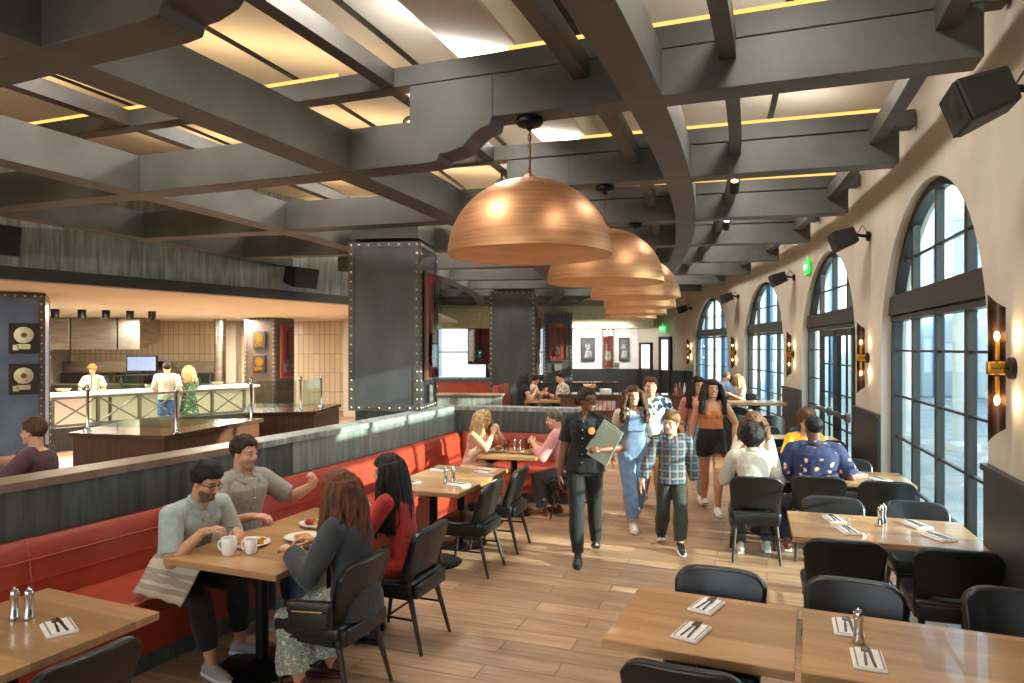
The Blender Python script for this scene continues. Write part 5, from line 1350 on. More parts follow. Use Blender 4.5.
def onfront(col, x, z, off=-.035):
    m = Matrix.Rotation(col.rotation_euler.z, 3, 'Z'); return Vector((col.location.x, col.location.y, z)) + m @ Vector((x, off, 0))
def onside(col, y, z, off=.03):
    m = Matrix.Rotation(col.rotation_euler.z, 3, 'Z'); return Vector((col.location.x, col.location.y, z)) + m @ Vector((off, y, 0))
silver = (200, 186, 150)
record(onfront(COL0, -.26, 2.20), 31, 'upper framed silver record on the blue grey column at the left edge', .85, silver)
record(onfront(COL0, -.26, 1.57), 31, 'lower framed silver record on the blue grey column at the left edge', .85, silver)
record(onfront(COLK, -.47, 2.28), -15, 'upper framed gold record on the brown riveted column by the bar', .9, (240, 180, 60))
record(onfront(COLK, -.47, 1.60), -15, 'lower framed gold record on the brown riveted column by the bar', .9, (240, 180, 60))
# glazed guitar cases on the column sides
M['red_felt'] = mat('dark red felt', (196, 66, 60), (168, 48, 44), .9, scale=12)
def guitar(loc, rot, lb, c, s=1., up=True):
    g = thing('guitar', lb, 'guitar', loc, rot, 'displayed guitars')
    pts = [(0, -.42), (.11, -.41), (.165, -.33), (.16, -.24), (.115, -.16), (.125, -.09), (.14, -.02), (.10, .04), (.03, .05), (-.03, .05), (-.10, .04), (-.14, -.02), (-.125, -.09), (-.115, -.16), (-.16, -.24), (-.165, -.33), (-.11, -.41)]
    Mx = Matrix(((1, 0, 0, 0), (0, 0, 1, 0), (0, 1, 0, 0), (0, 0, 0, 1)))
    b = MB(); b.prism([(x * s, y * s) for x, y in pts], -.03, .012, Mx); b.build('guitar_body', mat('guitar lacquer ' + lb[:12], c, None, .2, coat=.6), g, False, .01)
    b = MB(); b.box((0, -.035, .28 * s), (.05 * s, .02, .62 * s)); b.build('neck', M['dark_leg'], g)
    b = MB(); b.prism([(-.03 * s, .58 * s), (.03 * s, .58 * s), (.05 * s, .74 * s), (-.03 * s, .76 * s)], -.045, -.02, Mx); b.build('headstock', M['dark_leg'], g)
    b = MB(); b.box((0, -.038, -.15 * s), (.08 * s, .01, .1 * s)); b.box((0, -.038, -.28 * s), (.09 * s, .012, .03 * s)); b.build('pickup', M['chrome'], g)
def case(loc, rot, w, h, lb, glb, gc, gs=1.):
    t = thing('display_case', lb, 'display case', loc, rot, 'glazed guitar cases')
    b = MB(); b.box((0, .03, 0), (w, .02, h)); b.build('felt_back', M['red_felt'], t)
    b = MB(); f = .035
    for x in (-w / 2, w / 2): b.box((x, .0, 0), (f, .045, h + f))
    for z in (-h / 2, h / 2): b.box((0, .0, z), (w, .045, f))
    b.build('frame', mat('brown case frame', (120, 88, 66), None, .4), t)
    b = MB(); b.box((0, -.075, 0), (w - f, .004, h - f)); b.build('glass', M['glass'], t)
    m = Matrix.Rotation(R_(rot), 3, 'Z'); guitar(Vector(loc) + m @ Vector((0, -.01, -.1 * h)), rot, glb, gc, gs)
case(onside(COL1, .49, 2.36, .05), -7 + 90, .62, 1.46, 'tall red lined glass case on the side of the nearest riveted column', 'dark guitar in the tall case on the nearest riveted column', (70, 24, 22), 1.0)
case(onside(COL2, .55, 2.2, .06), -5 + 90, .62, 1.6, 'tall red lined glass case on the side of the second riveted column', 'guitar in the case on the second riveted column', (60, 22, 20), 1.0)
case(onside(COLK, .5, 1.95, .06), -15 + 90, .55, 1.5, 'red lined glass case on the side of the brown riveted column', 'guitar in the case on the brown riveted column', (150, 50, 36), .95)
case(onfront(COL3, -.46, 2.25, -.06), 0, .56, 1.25, 'red lined case on the front of the farthest riveted column', 'pale guitar in the case on the farthest riveted column', (170, 60, 50), .8)
case((-1.15, 25.2, 2.15), 0, .85, 1.35, 'red lined case before the bright windows, between the two riveted columns', 'dark bodied guitar between the two riveted columns', (30, 26, 26), .95)
def plaque(p, rot, lb, w=.2, h=.26):
    t = thing('wall_plaque', lb, 'plaque', p, rot, 'small wall plaques')
    b = MB(); b.rbox((0, 0, 0), (w, .02, h), .004); b.build('plate', mat('plaque edge', (70, 66, 64), None, .5), t); b = MB(); b.box((0, -.011, 0), (w * .8, .004, h * .84)); b.build('face', mat('plaque face', (120, 112, 106), (90, 84, 80), .6, scale=40), t)
plaque(onside(COL1, .5, 1.42, .03), 83, 'small grey plaque below the case on the nearest riveted column'); plaque(onfront(COL3, -.46, 1.4, -.03), 0, 'small pale plaque on the farthest riveted column', .3, .24)
def poster(p, rot, w, h, lb, c1, c2):
    t = thing('framed_poster', lb, 'picture', p, rot, 'framed pictures on the far white wall')
    b = MB(); b.rbox((0, 0, 0), (w, .04, h), .006); b.build('frame', M['black_plastic'], t)
    b = MB(); b.box((0, -.022, 0), (w * .86, .006, h * .88)); b.build('print', mat('print ' + lb[:14], c1, c2, .5, scale=5), t)
    b = MB(); b.ell((-.02, -.024, h * .12), (w * .2, .006, w * .24)); b.prism([(-w * .28, -h * .36), (w * .3, -h * .36), (w * .22, -h * .05), (-w * .18, -h * .05)], .022, .027, Matrix(((1, 0, 0, 0), (0, 0, -1, 0), (0, 1, 0, 0), (0, 0, 0, 1)))); b.build('printed_figure', mat('pale print ' + lb[:14], (196, 194, 192), c2, .6, scale=7), t)
def wx(px, Y): return (px - 512) / FPX * Y
poster((wx(588, 25.8), 25.8, 2.0), 0, .5, .85, 'framed black and white portrait on the bright far wall, left of the red case', (70, 70, 72), (40, 40, 42))
poster((wx(624, 25.8), 25.8, 2.0), 0, .38, .85, 'framed dark portrait on the far wall, right of the red case', (60, 60, 62), (110, 108, 106))
case((wx(608, 25.7), 25.72, 2.05), 0, .38, 1.42, 'narrow red case on the far white wall between two pictures', 'pale guitar in the narrow case on the far wall', (224, 190, 150), .75)
plaque((wx(617, 25.8), 25.83, 1.42), 0, 'small dark plaque on the far wall beside the narrow red case', .16, .16)
b = MB(); b.prism([(-6, 24.2), (4.9, 24.2), (4.9, 25.7), (-6, 25.7)], 2.75, 3.5); struct(b.build('ceiling_bulkhead', mat('olive cream soffit', (196, 186, 150), None, .85)))
# ---------- the middle of the room ----------
b = MB(); b.prism([(-1.2, 14.7), (1.9, 14.45), (2.0, 21.2), (-1.2, 21.2)], 0, .12); struct(b.build('floor_platform', M['floor']))
lw = thing('low_divider', 'grey wood low divider behind the banquette corner, left of the far diners', 'divider', (-.85, 14.0, 0), -6)
b = MB(); b.box((0, 0, .55), (1.3, .16, 1.1)); b.build('panel', M['greywood'], lw); b = MB(); b.rbox((0, 0, 1.12), (1.4, .3, .05), .02); b.build('cap', M['ledge'], lw)
lw = thing('low_divider', 'grey blue low divider far back left, behind the red booth', 'divider', (-1.9, 21.5, 0), 0)
b = MB(); b.box((0, 0, .55), (2.6, .16, 1.1)); b.build('panel', mat('blue grey wood', (110, 122, 140), (84, 94, 112), .6, scale=3, stretch=(5, 5, .5)), lw); b = MB(); b.box((0, 0, 1.12), (2.7, .3, .05)); b.build('cap', M['greywood'], lw)
bo = thing('booth', 'far red leather booth beyond the nearest riveted column', 'bench', (-1.9, 20.6, 0), 0)
b = MB(); b.rbox((0, .55, .62), (2.6, .2, .8), .05); b.build('backrest', M['red_leather'], bo, True); b = MB(); b.rbox((0, .15, .3), (2.6, .7, .36), .04); b.build('seat', M['red_leather'], bo, True)
bo = thing('booth', 'small red leather seat at the left of the far diners', 'bench', (.0, 15.9, .12), 78)
b = MB(); b.rbox((0, .25, .6), (1.2, .14, 1.0), .05); b.build('backrest', M['red_leather'], bo, True); b = MB(); b.rbox((0, -.05, .25), (1.2, .55, .42), .04); b.build('seat', M['red_leather'], bo, True)
def xtable(x, y, z, w, l, lb, rot=0):
    t = thing('dining_table', lb, 'table', (x, y, z), rot, 'tables far back')
    b = MB(); b.rbox((0, 0, .73), (w, l, .04), .004, None, 1); b.build('table_top', M['oak'], t)
    b = MB(); b.bar((0, 0, .03), (0, 0, .71), .04); b.build('column', M['black_metal'], t); b = MB(); b.lathe([(.02, 0), (.27, 0), (.26, .02), (.05, .05), (.04, .06)], n=24); b.build('base', M['black_metal'], t, True)
    return t
FT = xtable(.95, 15.9, .12, 1.3, .75, 'oak table of the far diners beyond the low grey divider', -5)
BT = xtable(-1.9, 20.0, 0, 1.2, .7, 'table at the far red booth')
for i, (x, lb) in enumerate(((-.35, 'left'), (-.12, 'second from left'), (.02, 'middle'), (.16, 'second from right'), (.42, 'right'))):
    b = MB(); b.lathe([(.004, 0), (.03, 0), (.036, .15), (.033, .15), (.004, .01)], n=16); tag(b.build('tumbler', M['water_glass'], None, True), '%s drinking glass of five on the table of the far diners' % lb, 'glass', 'glasses of the far diners', (.95 + x, 15.85 + .05 * (i % 2), .8705))
ws = thing('service_counter', 'dark topped wooden service station behind the walking group', 'counter', (2.75, 14.9, 0), -9)
b = MB(); b.box((0, 0, .5), (3.4, .6, 1.0)); b.build('wood_front', M['walnut'], ws); b = MB(); b.rbox((0, -.02, 1.04), (3.5, .7, .07), .01); b.build('counter_top', M['darktop'], ws)
b = MB()
for i in range(9): b.box((-1.3 + .09 * i, -.31, .84), (.075, .03, .2))
b.build('menu_rack', mat('pale and pink menus', (226, 206, 200), (170, 90, 96), .6, scale=6), ws)
wsm = Matrix.Rotation(R_(-9), 3, 'Z')
def onws(x, y): v = wsm @ Vector((x, y, 0)); return Vector((2.75 + v.x, 14.9 + v.y, 1.0755))
fb = thing('flower_bowl', 'brown bowl of pale blooms on the service station', 'bowl', onws(-1.1, 0))
b = MB(); b.lathe([(.01, 0), (.08, 0), (.15, .12), (.14, .12), (.07, .02), (.01, .02)], n=20); b.build('bowl_shell', mat('brown bowl', (120, 70, 44), None, .4), fb, True)
b = MB(); rr = random.Random(3)
for i in range(26): a = rr.random() * 6.3; q = .12 * rr.random() ** .5; b.ell((q * math.cos(a), q * math.sin(a), .13 + .05 * rr.random()), .03, None, 7, 5)
b.build('blooms', mat('pale blooms', (224, 190, 160), (190, 130, 96), .8, scale=20), fb, True)['kind'] = 'stuff'
b = MB(); b.lathe([(.01, 0), (.12, 0), (.13, .09), (.12, .1), (.01, .1)], n=20); tag(b.build('plate_stack', M['ceramic'], None, True), 'stack of white plates right of the flower bowl', 'plates', None, onws(-.75, 0))
for i in range(10):
    b = MB(); c = ((150, 80, 40), (90, 50, 30), (206, 196, 180), (120, 60, 40))[i % 4]; b.lathe([(.005, 0), (.035, 0), (.035, .13), (.014, .18), (.013, .24), (.005, .24)], n=14)
    tag(b.build('bottle', mat('bottle glass', c, None, .2), None, True), 'small condiment bottle clustered at the right end of the service station', 'bottle', 'condiment bottles at the service station', onws(.72 + .085 * (i % 5), -.1 + .14 * (i // 5)))
tk = thing('dark_console', 'dark console with white cloth top near the far white wall', 'counter', (2.0, 20.8, 0), 0)
b = MB(); b.box((0, 0, .5), (2.2, .6, 1.0)); b.build('cabinet', M['wains'], tk); b = MB(); b.box((0, 0, 1.02), (2.3, .66, .05)); b.build('dark_top', M['darktop'], tk)
# ---------- the people ----------
SK = {
 'light': skin_mat('fair skin', (226, 172, 140), (190, 100, 92), (96, 66, 48)),
 'light2': skin_mat('fair skin stubble', (222, 168, 136), (186, 104, 94), (90, 60, 44), ((150, 108, 84), .45)),
 'boy': skin_mat('boy skin', (228, 174, 142), (196, 112, 100), (120, 84, 60)),
 'tan': skin_mat('warm skin', (206, 148, 112), (166, 88, 76), (70, 46, 36)),
 'tan2': skin_mat('warm skin quiet', (208, 150, 116), (170, 94, 82), (60, 42, 34), None, False),
 'beard': skin_mat('skin with dark beard', (204, 150, 114), (160, 88, 76), (34, 26, 24), ((52, 38, 32), .8), False),
 'stub': skin_mat('skin with stubble', (214, 160, 128), (176, 100, 88), (70, 50, 40), ((120, 86, 68), .6), False),
 'dark': skin_mat('deep brown skin', (120, 76, 54), (120, 62, 54), (34, 24, 20)),
 'dark2': skin_mat('brown skin', (112, 70, 50), (110, 58, 50), (30, 22, 18), None, False),
}
M['h_black'] = HAIR('black hair', (38, 30, 28)); M['h_brown'] = HAIR('brown hair', (104, 70, 48)); M['h_dark'] = HAIR('dark brown hair', (62, 44, 34))
M['h_blond'] = HAIR('blond hair', (214, 178, 124)); M['h_auburn'] = HAIR('chestnut hair', (112, 66, 42)); M['h_lbrown'] = HAIR('light brown hair', (150, 112, 78)); M['h_curl'] = HAIR('brown curls', (128, 92, 64)); M['h_grey'] = HAIR('greying hair', (120, 108, 96))
W_ = CLOTH
M['c_black'] = W_('black cotton', (20, 20, 22), (14, 14, 15)); M['c_blackp'] = W_('black trousers', (20, 20, 22), (14, 14, 15)); M['c_denim'] = W_('blue denim', (128, 150, 178), (100, 122, 152), 14); M['c_denimd'] = W_('dark denim', (52, 66, 96), (40, 52, 78), 14)
M['c_fade'] = W_('faded jeans', (150, 172, 192), (112, 138, 166), 6); M['c_olive'] = W_('dark olive trousers', (52, 54, 42), (40, 42, 34)); M['c_mustard'] = W_('tan trousers', (184, 124, 56), (160, 104, 44)); M['c_pink'] = W_('dusty pink knit', (224, 146, 136), (206, 126, 118))
M['c_orange'] = W_('rust camisole', (200, 122, 70), (182, 106, 58)); M['c_cream'] = W_('cream knit', (236, 224, 204), (222, 208, 186)); M['c_bluegrey'] = W_('pale blue grey shirt', (176, 186, 182), (158, 168, 166)); M['c_grey'] = W_('stone grey shirt', (164, 158, 146), (146, 140, 130))
M['c_jacket'] = W_('black denim jacket', (58, 60, 64), (44, 46, 50), 12); M['c_red'] = W_('red knit dress', (188, 52, 40), (164, 40, 32)); M['c_pinkshirt'] = W_('pink shirt', (224, 160, 158), (206, 140, 140)); M['c_white'] = W_('white shirt', (206, 196, 180), (188, 178, 162)); M['c_maroon'] = W_('maroon tee', (92, 56, 66), (76, 46, 56))
M['c_yellow'] = W_('yellow top', (232, 178, 40), (214, 158, 30)); M['c_charc'] = W_('charcoal trousers', (72, 74, 78), (58, 60, 64)); M['c_navy'] = W_('navy trousers', (40, 46, 66), (30, 36, 54)); M['c_sage'] = W_('sage shirt', (176, 178, 156), (158, 160, 140)); M['c_jeanb'] = W_('bright blue shorts', (60, 110, 190), (48, 92, 168)); M['c_sky'] = W_('light blue shirt', (150, 186, 220), (130, 166, 204))
M['s_white'] = mat('white canvas', (232, 228, 220), (218, 212, 204), .7); M['s_black'] = mat('black shoe', (28, 27, 27), None, .45); M['s_grey'] = mat('grey trainer', (170, 168, 164), (146, 144, 142), .7); M['s_brown'] = mat('brown shoe', (120, 66, 40), None, .5); M['s_tan'] = mat('tan shoe', (190, 150, 108), None, .6); M['soleb'] = mat('pale sole', (236, 232, 224), None, .6)
M['plaid'] = plaid_mat('blue plaid', (72, 98, 120), (34, 44, 58), (150, 134, 116), 50); M['leafy'] = floral_mat('leaf print', (222, 226, 226), (40, 62, 86), (104, 128, 148), 13, .50); M['navyflor'] = floral_mat('navy floral', (40, 48, 84), (232, 206, 176), (196, 130, 110), 12, .24); M['stripey'] = plaid_mat('blush stripe dress', (236, 206, 190), (236, 206, 190), (196, 140, 124), 40)
M['greenflor'] = floral_mat('green floral dress', (70, 104, 78), (190, 196, 150), (110, 140, 100), 14, .3); M['skirt'] = floral_mat('teal patterned skirt', (134, 156, 146), (214, 206, 180), (92, 84, 66), 40, .46); M['gold_bag'] = M['brass']
fl = lambda px, py, z=0.: (((px - 512) / FPX) * (CAMH - z) * FPX / (py - 348), (CAMH - z) * FPX / (py - 348))
def at(px, Y): return ((px - 512) / FPX * Y, Y)

# 1 server
x, y = at(585, 6.85)
f = Figure('person in black uniform shirt holding menus, leading the group along the aisle', (x, y, 0), 172, 1.69, (0, 0, .875), lean=(3, -2), twist=-14, hipyaw=-6, fem=True, bulk=1.06,
    hands=[(.245, .04, .80), (-.17, .30, 1.10)], elbows=[(.5, -1, 0), (-.9, -.5, -.3)], feet=[(.06, .22, 0), (-.10, -.24, .03)], knees=[(.1, 1, 0), (-.02, 1, 0)], footpitch=(6, -22), head=(46, 2), headroll=0, curl=(.4, .95), handdir=[((.05, .15, -1), (1, .1, 0)), ((.75, .55, .1), (-.3, .8, .5))])
f.body(SK['dark']); tp = f.top(M['c_black'], .72, -.05, .016, loose=.008); f.collar(M['c_black']); f.placket(tp, M['c_black'], M['s_grey'])
f.legs(M['c_blackp'], 1.99, .010, loose=.007); f.shoes(M['s_black'], M['s_black']); f.hair(M['h_dark'], 'locs', vol=.006, hl=.07); f.glasses(M['black_metal'])
p, n = f.surf(tp, .76, -.085, .006); b = MB(); b.lathe([(.003, 0), (.034, 0), (.034, .004), (.026, .007), (.003, .007)], n=24, o=p, M=n.to_track_quat('Z', 'Y').to_matrix()); b.build('round_badge', mat('amber badge', (212, 150, 84), (176, 106, 60), .4), f.root)
b = MB(); mm = f.root.matrix_basis; wr = f.wr[1]
R3 = Matrix.Rotation(R_(-28), 3, 'Y') @ Matrix.Rotation(R_(20), 3, 'X')
m_ = Matrix.Rotation(R_(172), 3, 'Z')
for k in range(2):
    b = MB(); b.rbox((0, 0, 0), (.24, .010, .34), .003, None, 1); b.box((.0, .0062, .0), (.2, .001, .30)); o = b.build('menu', mat('pale green menu', (164, 178, 158), (140, 156, 138), .5, scale=9))
    tag(o, ('large pale green menu tucked in the arm of the person in black uniform', 'second menu behind the pale green one held by the uniformed person')[k], 'menu', 'menus held by the server')
    o.location = Vector((x, y, 0)) + m_ @ (Vector((-.19, .19 + .013 * k, 1.17 - .03 * k))); o.rotation_euler = (R_(12), R_(-30 + 6 * k), R_(172 - 30))
# 2 girl in overalls
x, y = at(633, 8.05)
f = Figure('person with long wavy brown hair in pale blue denim overalls, walking', (x, y, 0), 178, 1.64, (0, 0, .855), lean=(2, 0), twist=8, fem=True,
    hands=[(.23, -.10, .80), (-.22, .18, .84)], elbows=[(.6, -1, 0), (-.6, -1, 0)], feet=[(.03, .26, 0), (-.07, -.26, .06)], footpitch=(8, -34), head=(2, 0), curl=(.4, .4))
f.body(SK['light']); f.top(M['c_cream'], .95, .2, .010, name='knit_top')
mb = MB(); f.torso(mb, .017, -.12, .62); f.bust(mb, .014)
for i in range(2): f.leg(mb, i, .014, 1.93, True, .022)
pts = [f.front(t, xx, -.035) for t in (.55, .86) for xx in (-.105, .105)]
for k in range(7): t = .55 + .3 * k / 6; mb.bar(f.front(t, -.10 + .02 * k / 6, -.01), f.front(t, .10 - .02 * k / 6, -.01), .022)
remesh(mb, 'overalls', f.vox, 2, f.root, [M['c_denim']], f.folds(.005))
b = MB()
for sg in (1, -1): b.tube([f.front(.84, .075 * sg, .025), f.front(.96, .075 * sg, .0), f.neck + f.sx * .075 * sg + f.up * -.005, f.neck + f.sx * .06 * sg - f.sy * .06 - f.up * .07], .012, 6)
b.build('strap', M['c_denim'], f.root, True)
f.shoes(M['s_white'], M['soleb']); f.hair(M['h_brown'], 'long', .36, .008, .022, True, seed=4)
# 3 boy
x, y = at(672, 7.25)
f = Figure('child in a blue plaid shirt and dark olive trousers, walking in front', (x, y, 0), 176, 1.39, (0, 0, .715), lean=(1, 0), twist=-6, kid=True, bulk=.97,
    hands=[(.33, .12, .66), (-.24, -.02, .60)], elbows=[(.5, -1, -.1), (-.6, -1, 0)], feet=[(.10, -.12, .02), (-.05, .22, 0)], footpitch=(-18, 10), head=(-36, -4), curl=(.35, .4), shoulder=1.02)
f.body(SK['boy']); tp = f.top(M['plaid'], 1.86, -.14, .018, loose=.01); f.collar(M['plaid']); f.placket(tp, M['plaid'], M['s_grey'], -.05, .92)
f.legs(M['c_olive'], 1.93, .016, loose=.018); f.shoes(M['s_black'], M['soleb']); f.hair(M['h_lbrown'], 'short', vol=.010, lump=.02, top_=.014, hl=.055)
# 4 man
x, y = at(650, 8.95)
f = Figure('tall person in a white leaf print shirt and tan trousers behind the overalls', (x, y, 0), 180, 1.70, (0, 0, .885), lean=(2, 0),
    hands=[(.24, -.05, .84), (-.26, .14, .88)], feet=[(.05, -.22, .05), (-.10, .24, 0)], footpitch=(-28, 8), head=(-6, 0), curl=(.4, .4))
f.body(SK['light2']); tp = f.top(M['leafy'], .85, -.06, .018, loose=.012); f.collar(M['leafy']); f.legs(M['c_mustard'], 1.93, .014, loose=.014); f.shoes(M['s_white'], M['soleb']); f.hair(M['h_brown'], 'short', vol=.008, lump=.018, top_=.014, hl=.074)
# 5 woman pink
x, y = at(699, 9.45)
f = Figure('person with long dark hair in pink top and faded jeans, behind the rust top', (x, y, 0), 178, 1.69, (0, 0, .88), lean=(2, 2), fem=True, twist=5,
    hands=[(.22, .10, .86), (-.23, -.08, .84)], feet=[(.02, .24, 0), (-.05, -.26, .07)], footpitch=(6, -38), head=(4, 0))
f.body(SK['tan']); f.top(M['c_pink'], 1.3, .28, .014, name='knit_top', loose=.012); f.legs(M['c_fade'], 1.9, .010, loose=.008, top=.36); f.shoes(M['s_white'], M['soleb']); f.hair(M['h_black'], 'long', .34, .010, .016, True, seed=6)
# 6 woman orange
x, y = at(711, 8.8)
f = Figure('person with long dark hair in a rust camisole and black shorts, walking', (x, y, 0), 176, 1.68, (0, 0, .875), lean=(2, -1), fem=True, twist=-4, hipyaw=4,
    hands=[(.24, -.10, .80), (-.28, .02, .86)], elbows=[(.6, -1, 0), (-.9, -.8, 0)], feet=[(.05, -.20, .03), (-.035, .22, 0)], footpitch=(-22, 8), head=(3, 1))
f.body(SK['tan']); mb = MB(); f.torso(mb, .010, .24, .80); f.bust(mb, .008); remesh(mb, 'camisole', f.vox, 2, f.root, [M['c_orange']], f.folds(.003))
b = MB()
for sg in (1, -1): b.tube([f.front(.76, .06 * sg, -.0), f.front(.93, .065 * sg, -.025), f.neck + f.sx * .07 * sg - f.up * .015, f.neck + f.sx * .065 * sg - f.sy * .06 - f.up * .07], .0045, 6)
b.build('strap', M['c_orange'], f.root, True)
f.legs(M['c_black'], .40, .016, 'shorts', .004, .022, .34); f.shoes(M['s_white'], M['soleb']); f.hair(M['h_black'], 'long', .36, .008, .014, True, seed=8)

def seated(label, p, rot, h=1.72, lean=(8, 0), twist=0, hands=None, elbows=None, feet=None, knees=None, seat=.47, **k):
    fem = k.get('fem', False)
    pz = seat + .085
    feet = feet or [(.12, .46, 0), (-.12, .44, 0)]
    return Figure(label, (p[0], p[1], 0), rot, h, (0, 0, pz), lean=lean, twist=twist, hands=hands, elbows=elbows, feet=feet, knees=knees or [(.08, .6, 1), (-.08, .6, 1)], **k)
# 7 man in glasses on the banquette at T2
p = P(5.10, -21.95)
f = seated('person with black hair and glasses eating on the red banquette, pale blue shirt', p, -22.0 - 90 - 6, 1.70, (24, 0), hands=[(.12, .40, .88), (-.16, .38, .82)], elbows=[(.55, -.3, -1), (-.55, -.3, -1)],
    feet=[(.15, .52, 0), (-.16, .42, 0)], head=(6, -18), curl=(.85, .8), handdir=[((-.5, .8, .2), (.2, .2, 1)), ((.5, .85, .1), (-.2, .2, 1))], footyaw=(-6, 10), bulk=.93)
f.body(SK['beard']); tp = f.top(M['c_bluegrey'], .82, .0, .016, loose=.014); f.collar(M['c_bluegrey']); f.placket(tp, M['c_bluegrey'], M['s_white']); f.legs(M['c_blackp'], 1.78, .010, loose=.012, top=.2); f.shoes(M['s_grey'], M['soleb']); f.hair(M['h_black'], 'short', vol=.012, lump=.02, top_=.022, hl=.062); f.glasses(M['black_metal'])
# napkin across his lap
mb = MB(); k0, k1 = f.kn[0], f.kn[1]
vs = []; n = 14
for j in range(n + 1):
    for i in range(n + 1):
        u, v = i / n, j / n; xx = -.24 + .60 * u; yy = .04 + .46 * v
        zz = .69 - min(.20, 1.5 * max(0, abs(xx - .03) - .17) ** 1.1) - .3 * max(0, yy - .44) + .010 * math.sin(u * 19) + .006 * math.sin(v * 16 + u * 5)
        vs.append((xx, yy, zz))
mb.add(vs, [(j * (n + 1) + i, j * (n + 1) + i + 1, (j + 1) * (n + 1) + i + 1, (j + 1) * (n + 1) + i) for j in range(n) for i in range(n)])
o = mb.build('striped_towel', plaid_mat('striped linen', (214, 200, 178), (214, 200, 178), (120, 104, 92), 46), None, True); s_ = o.modifiers.new('s', 'SOLIDIFY'); s_.thickness = .008
tag(o, 'striped cream linen spread over the lap of the person in glasses', 'napkin', None, (p.x, p.y, .02), -118)
m7 = Matrix.Rotation(R_(-118), 3, 'Z'); wv = p + m7 @ f.wr[0]
b = MB(); b.rbox((0, 0, 0), (.008, .12, .003), .001, None, 1); b.box((0, .075, 0), (.022, .04, .003)); o = b.build('fork', M['cutlery']); tag(o, 'fork held by the person in glasses', 'fork', None, p + m7 @ (f.wr[0] + Vector((-.04, .09, .02))), -118 + 60)
# 8 man in grey shirt
p = P(5.25, -21.0)
f = seated('person in an open collared stone grey shirt on the banquette, one hand raised', p, -118, 1.78, (5, 0), hands=[(.20, .38, .82), (-.40, .40, .95)], elbows=[(.6, -.4, -1), (-.7, -.3, -1)],
    head=(8, -4), curl=(.7, .75), handdir=[((-.6, .8, 0), (.1, .1, 1)), ((.3, .6, .8), (-.8, .2, .3))], bulk=1.04, seat=.45)
f.body(SK['stub']); tp = f.top(M['c_grey'], .82, .0, .018, loose=.014); f.collar(M['c_grey'], open_=.6); f.placket(tp, M['c_grey'], M['s_white'], .1, .85); f.legs(M['c_denimd'], 1.86, .012, loose=.014, top=.2); f.shoes(M['s_grey'], M['soleb']); f.hair(M['h_dark'], 'short', vol=.010, lump=.018, top_=.014, hl=.070)
# 9 woman in denim jacket
p = P(3.66, -21.95)
f = seated('person with long chestnut hair in a black denim jacket, back to us', p, -21.98 + 90 + 10, 1.63, (10, 0), bulk=1.07, hands=[(.12, .36, .84), (-.14, .37, .85)], elbows=[(.6, -.2, -1), (-.6, -.2, -1)], head=(4, -6), fem=True, curl=(.8, .6),
    feet=[(.12, .22, 0), (-.14, .30, 0)], handdir=[((-.6, .8, .3), (.2, .2, 1)), ((.5, .85, .1), (-.2, .2, 1))])
f.body(SK['tan2']); f.top(M['c_jacket'], 1.90, -.16, .022, name='jacket', loose=.012, amp=.008); f.collar(M['c_jacket'], open_=.5)
mb = MB(); f.torso(mb, .018, -.1, .2)
for i in range(2):
    mb.cap(f.hip[i], f.kn[i], .085, .080); mb.bar(f.kn[i] + Vector((0, .0, .02)), f.an[i] + Vector((.02 * (1 - 2 * i), .0, .10)), .078, .13, 18)
mb.bar((f.kn[0] + f.kn[1]) * .5 + Vector((0, -.05, 0)), (f.an[0] + f.an[1]) * .5 + Vector((0, 0, .12)), .10, .17, 20)
remesh(mb, 'long_skirt', f.vox, 2, f.root, [M['skirt']], f.folds(.010, 14)); f.shoes(mat('burgundy boot', (86, 36, 40), None, .5), None); f.hair(M['h_auburn'], 'long', .42, .012, .010, seed=9)
# 10 woman in red
p = P(3.74, -20.98)
f = seated('person with long black hair in a long sleeved red dress, eating', p, -20.92 + 90 + 6, 1.63, (14, 0), hands=[(.08, .36, .90), (-.08, .38, .90)], elbows=[(.7, -.3, -1), (-.7, -.3, -1)], head=(26, -8), fem=True, curl=(.9, .9), feet=[(.1, .30, 0), (-.12, .24, 0)],
    handdir=[((-.3, .7, .6), (.8, .3, .2)), ((.3, .7, .6), (-.8, .3, .2))])
f.body(SK['light']); f.top(M['c_red'], 1.94, .0, .012, name='dress_top', loose=.004)
mb = MB(); f.torso(mb, .014, -.12, .35)
for i in range(2): f.leg(mb, i, .018, 1.0, True, .02)
mb.bar((f.hip[0] + f.hip[1]) * .5, (f.kn[0] + f.kn[1]) * .5, .11, .09); remesh(mb, 'dress_skirt', f.vox, 2, f.root, [M['c_red']], f.folds(.006)); f.shoes(M['s_black'], M['s_black']); f.hair(M['h_black'], 'long', .48, .010, .006, seed=12)
# 11 blonde at T4
p = P(4.80, -16.0)
f = seated('person with long blond hair in a blush striped dress at the banquette corner', p, -16.0 - 90 - 8, 1.58, (16, 0), hands=[(.06, .34, .98), (-.05, .36, 1.0)], elbows=[(1, -.2, -.8), (-1, -.2, -.8)], head=(-2, -14), fem=True, curl=(.8, .8), vox=.009,
    handdir=[((-.4, .3, .9), (.5, .6, 0)), ((.4, .3, .9), (-.5, .6, 0))], bulk=1.05)
f.body(SK['light']); mb = MB(); f.torso(mb, .012, -.1, .86); f.bust(mb, .01)
for i in range(2): f.leg(mb, i, .02, 1.0, True, .03)
mb.bar((f.hip[0] + f.hip[1]) * .5, (f.kn[0] + f.kn[1]) * .5, .13, .12); remesh(mb, 'dress', f.vox, 2, f.root, [M['stripey']], f.folds(.008)); f.shoes(M['s_tan'], M['soleb']); f.hair(M['h_blond'], 'long', .30, .012, .010, seed=15)
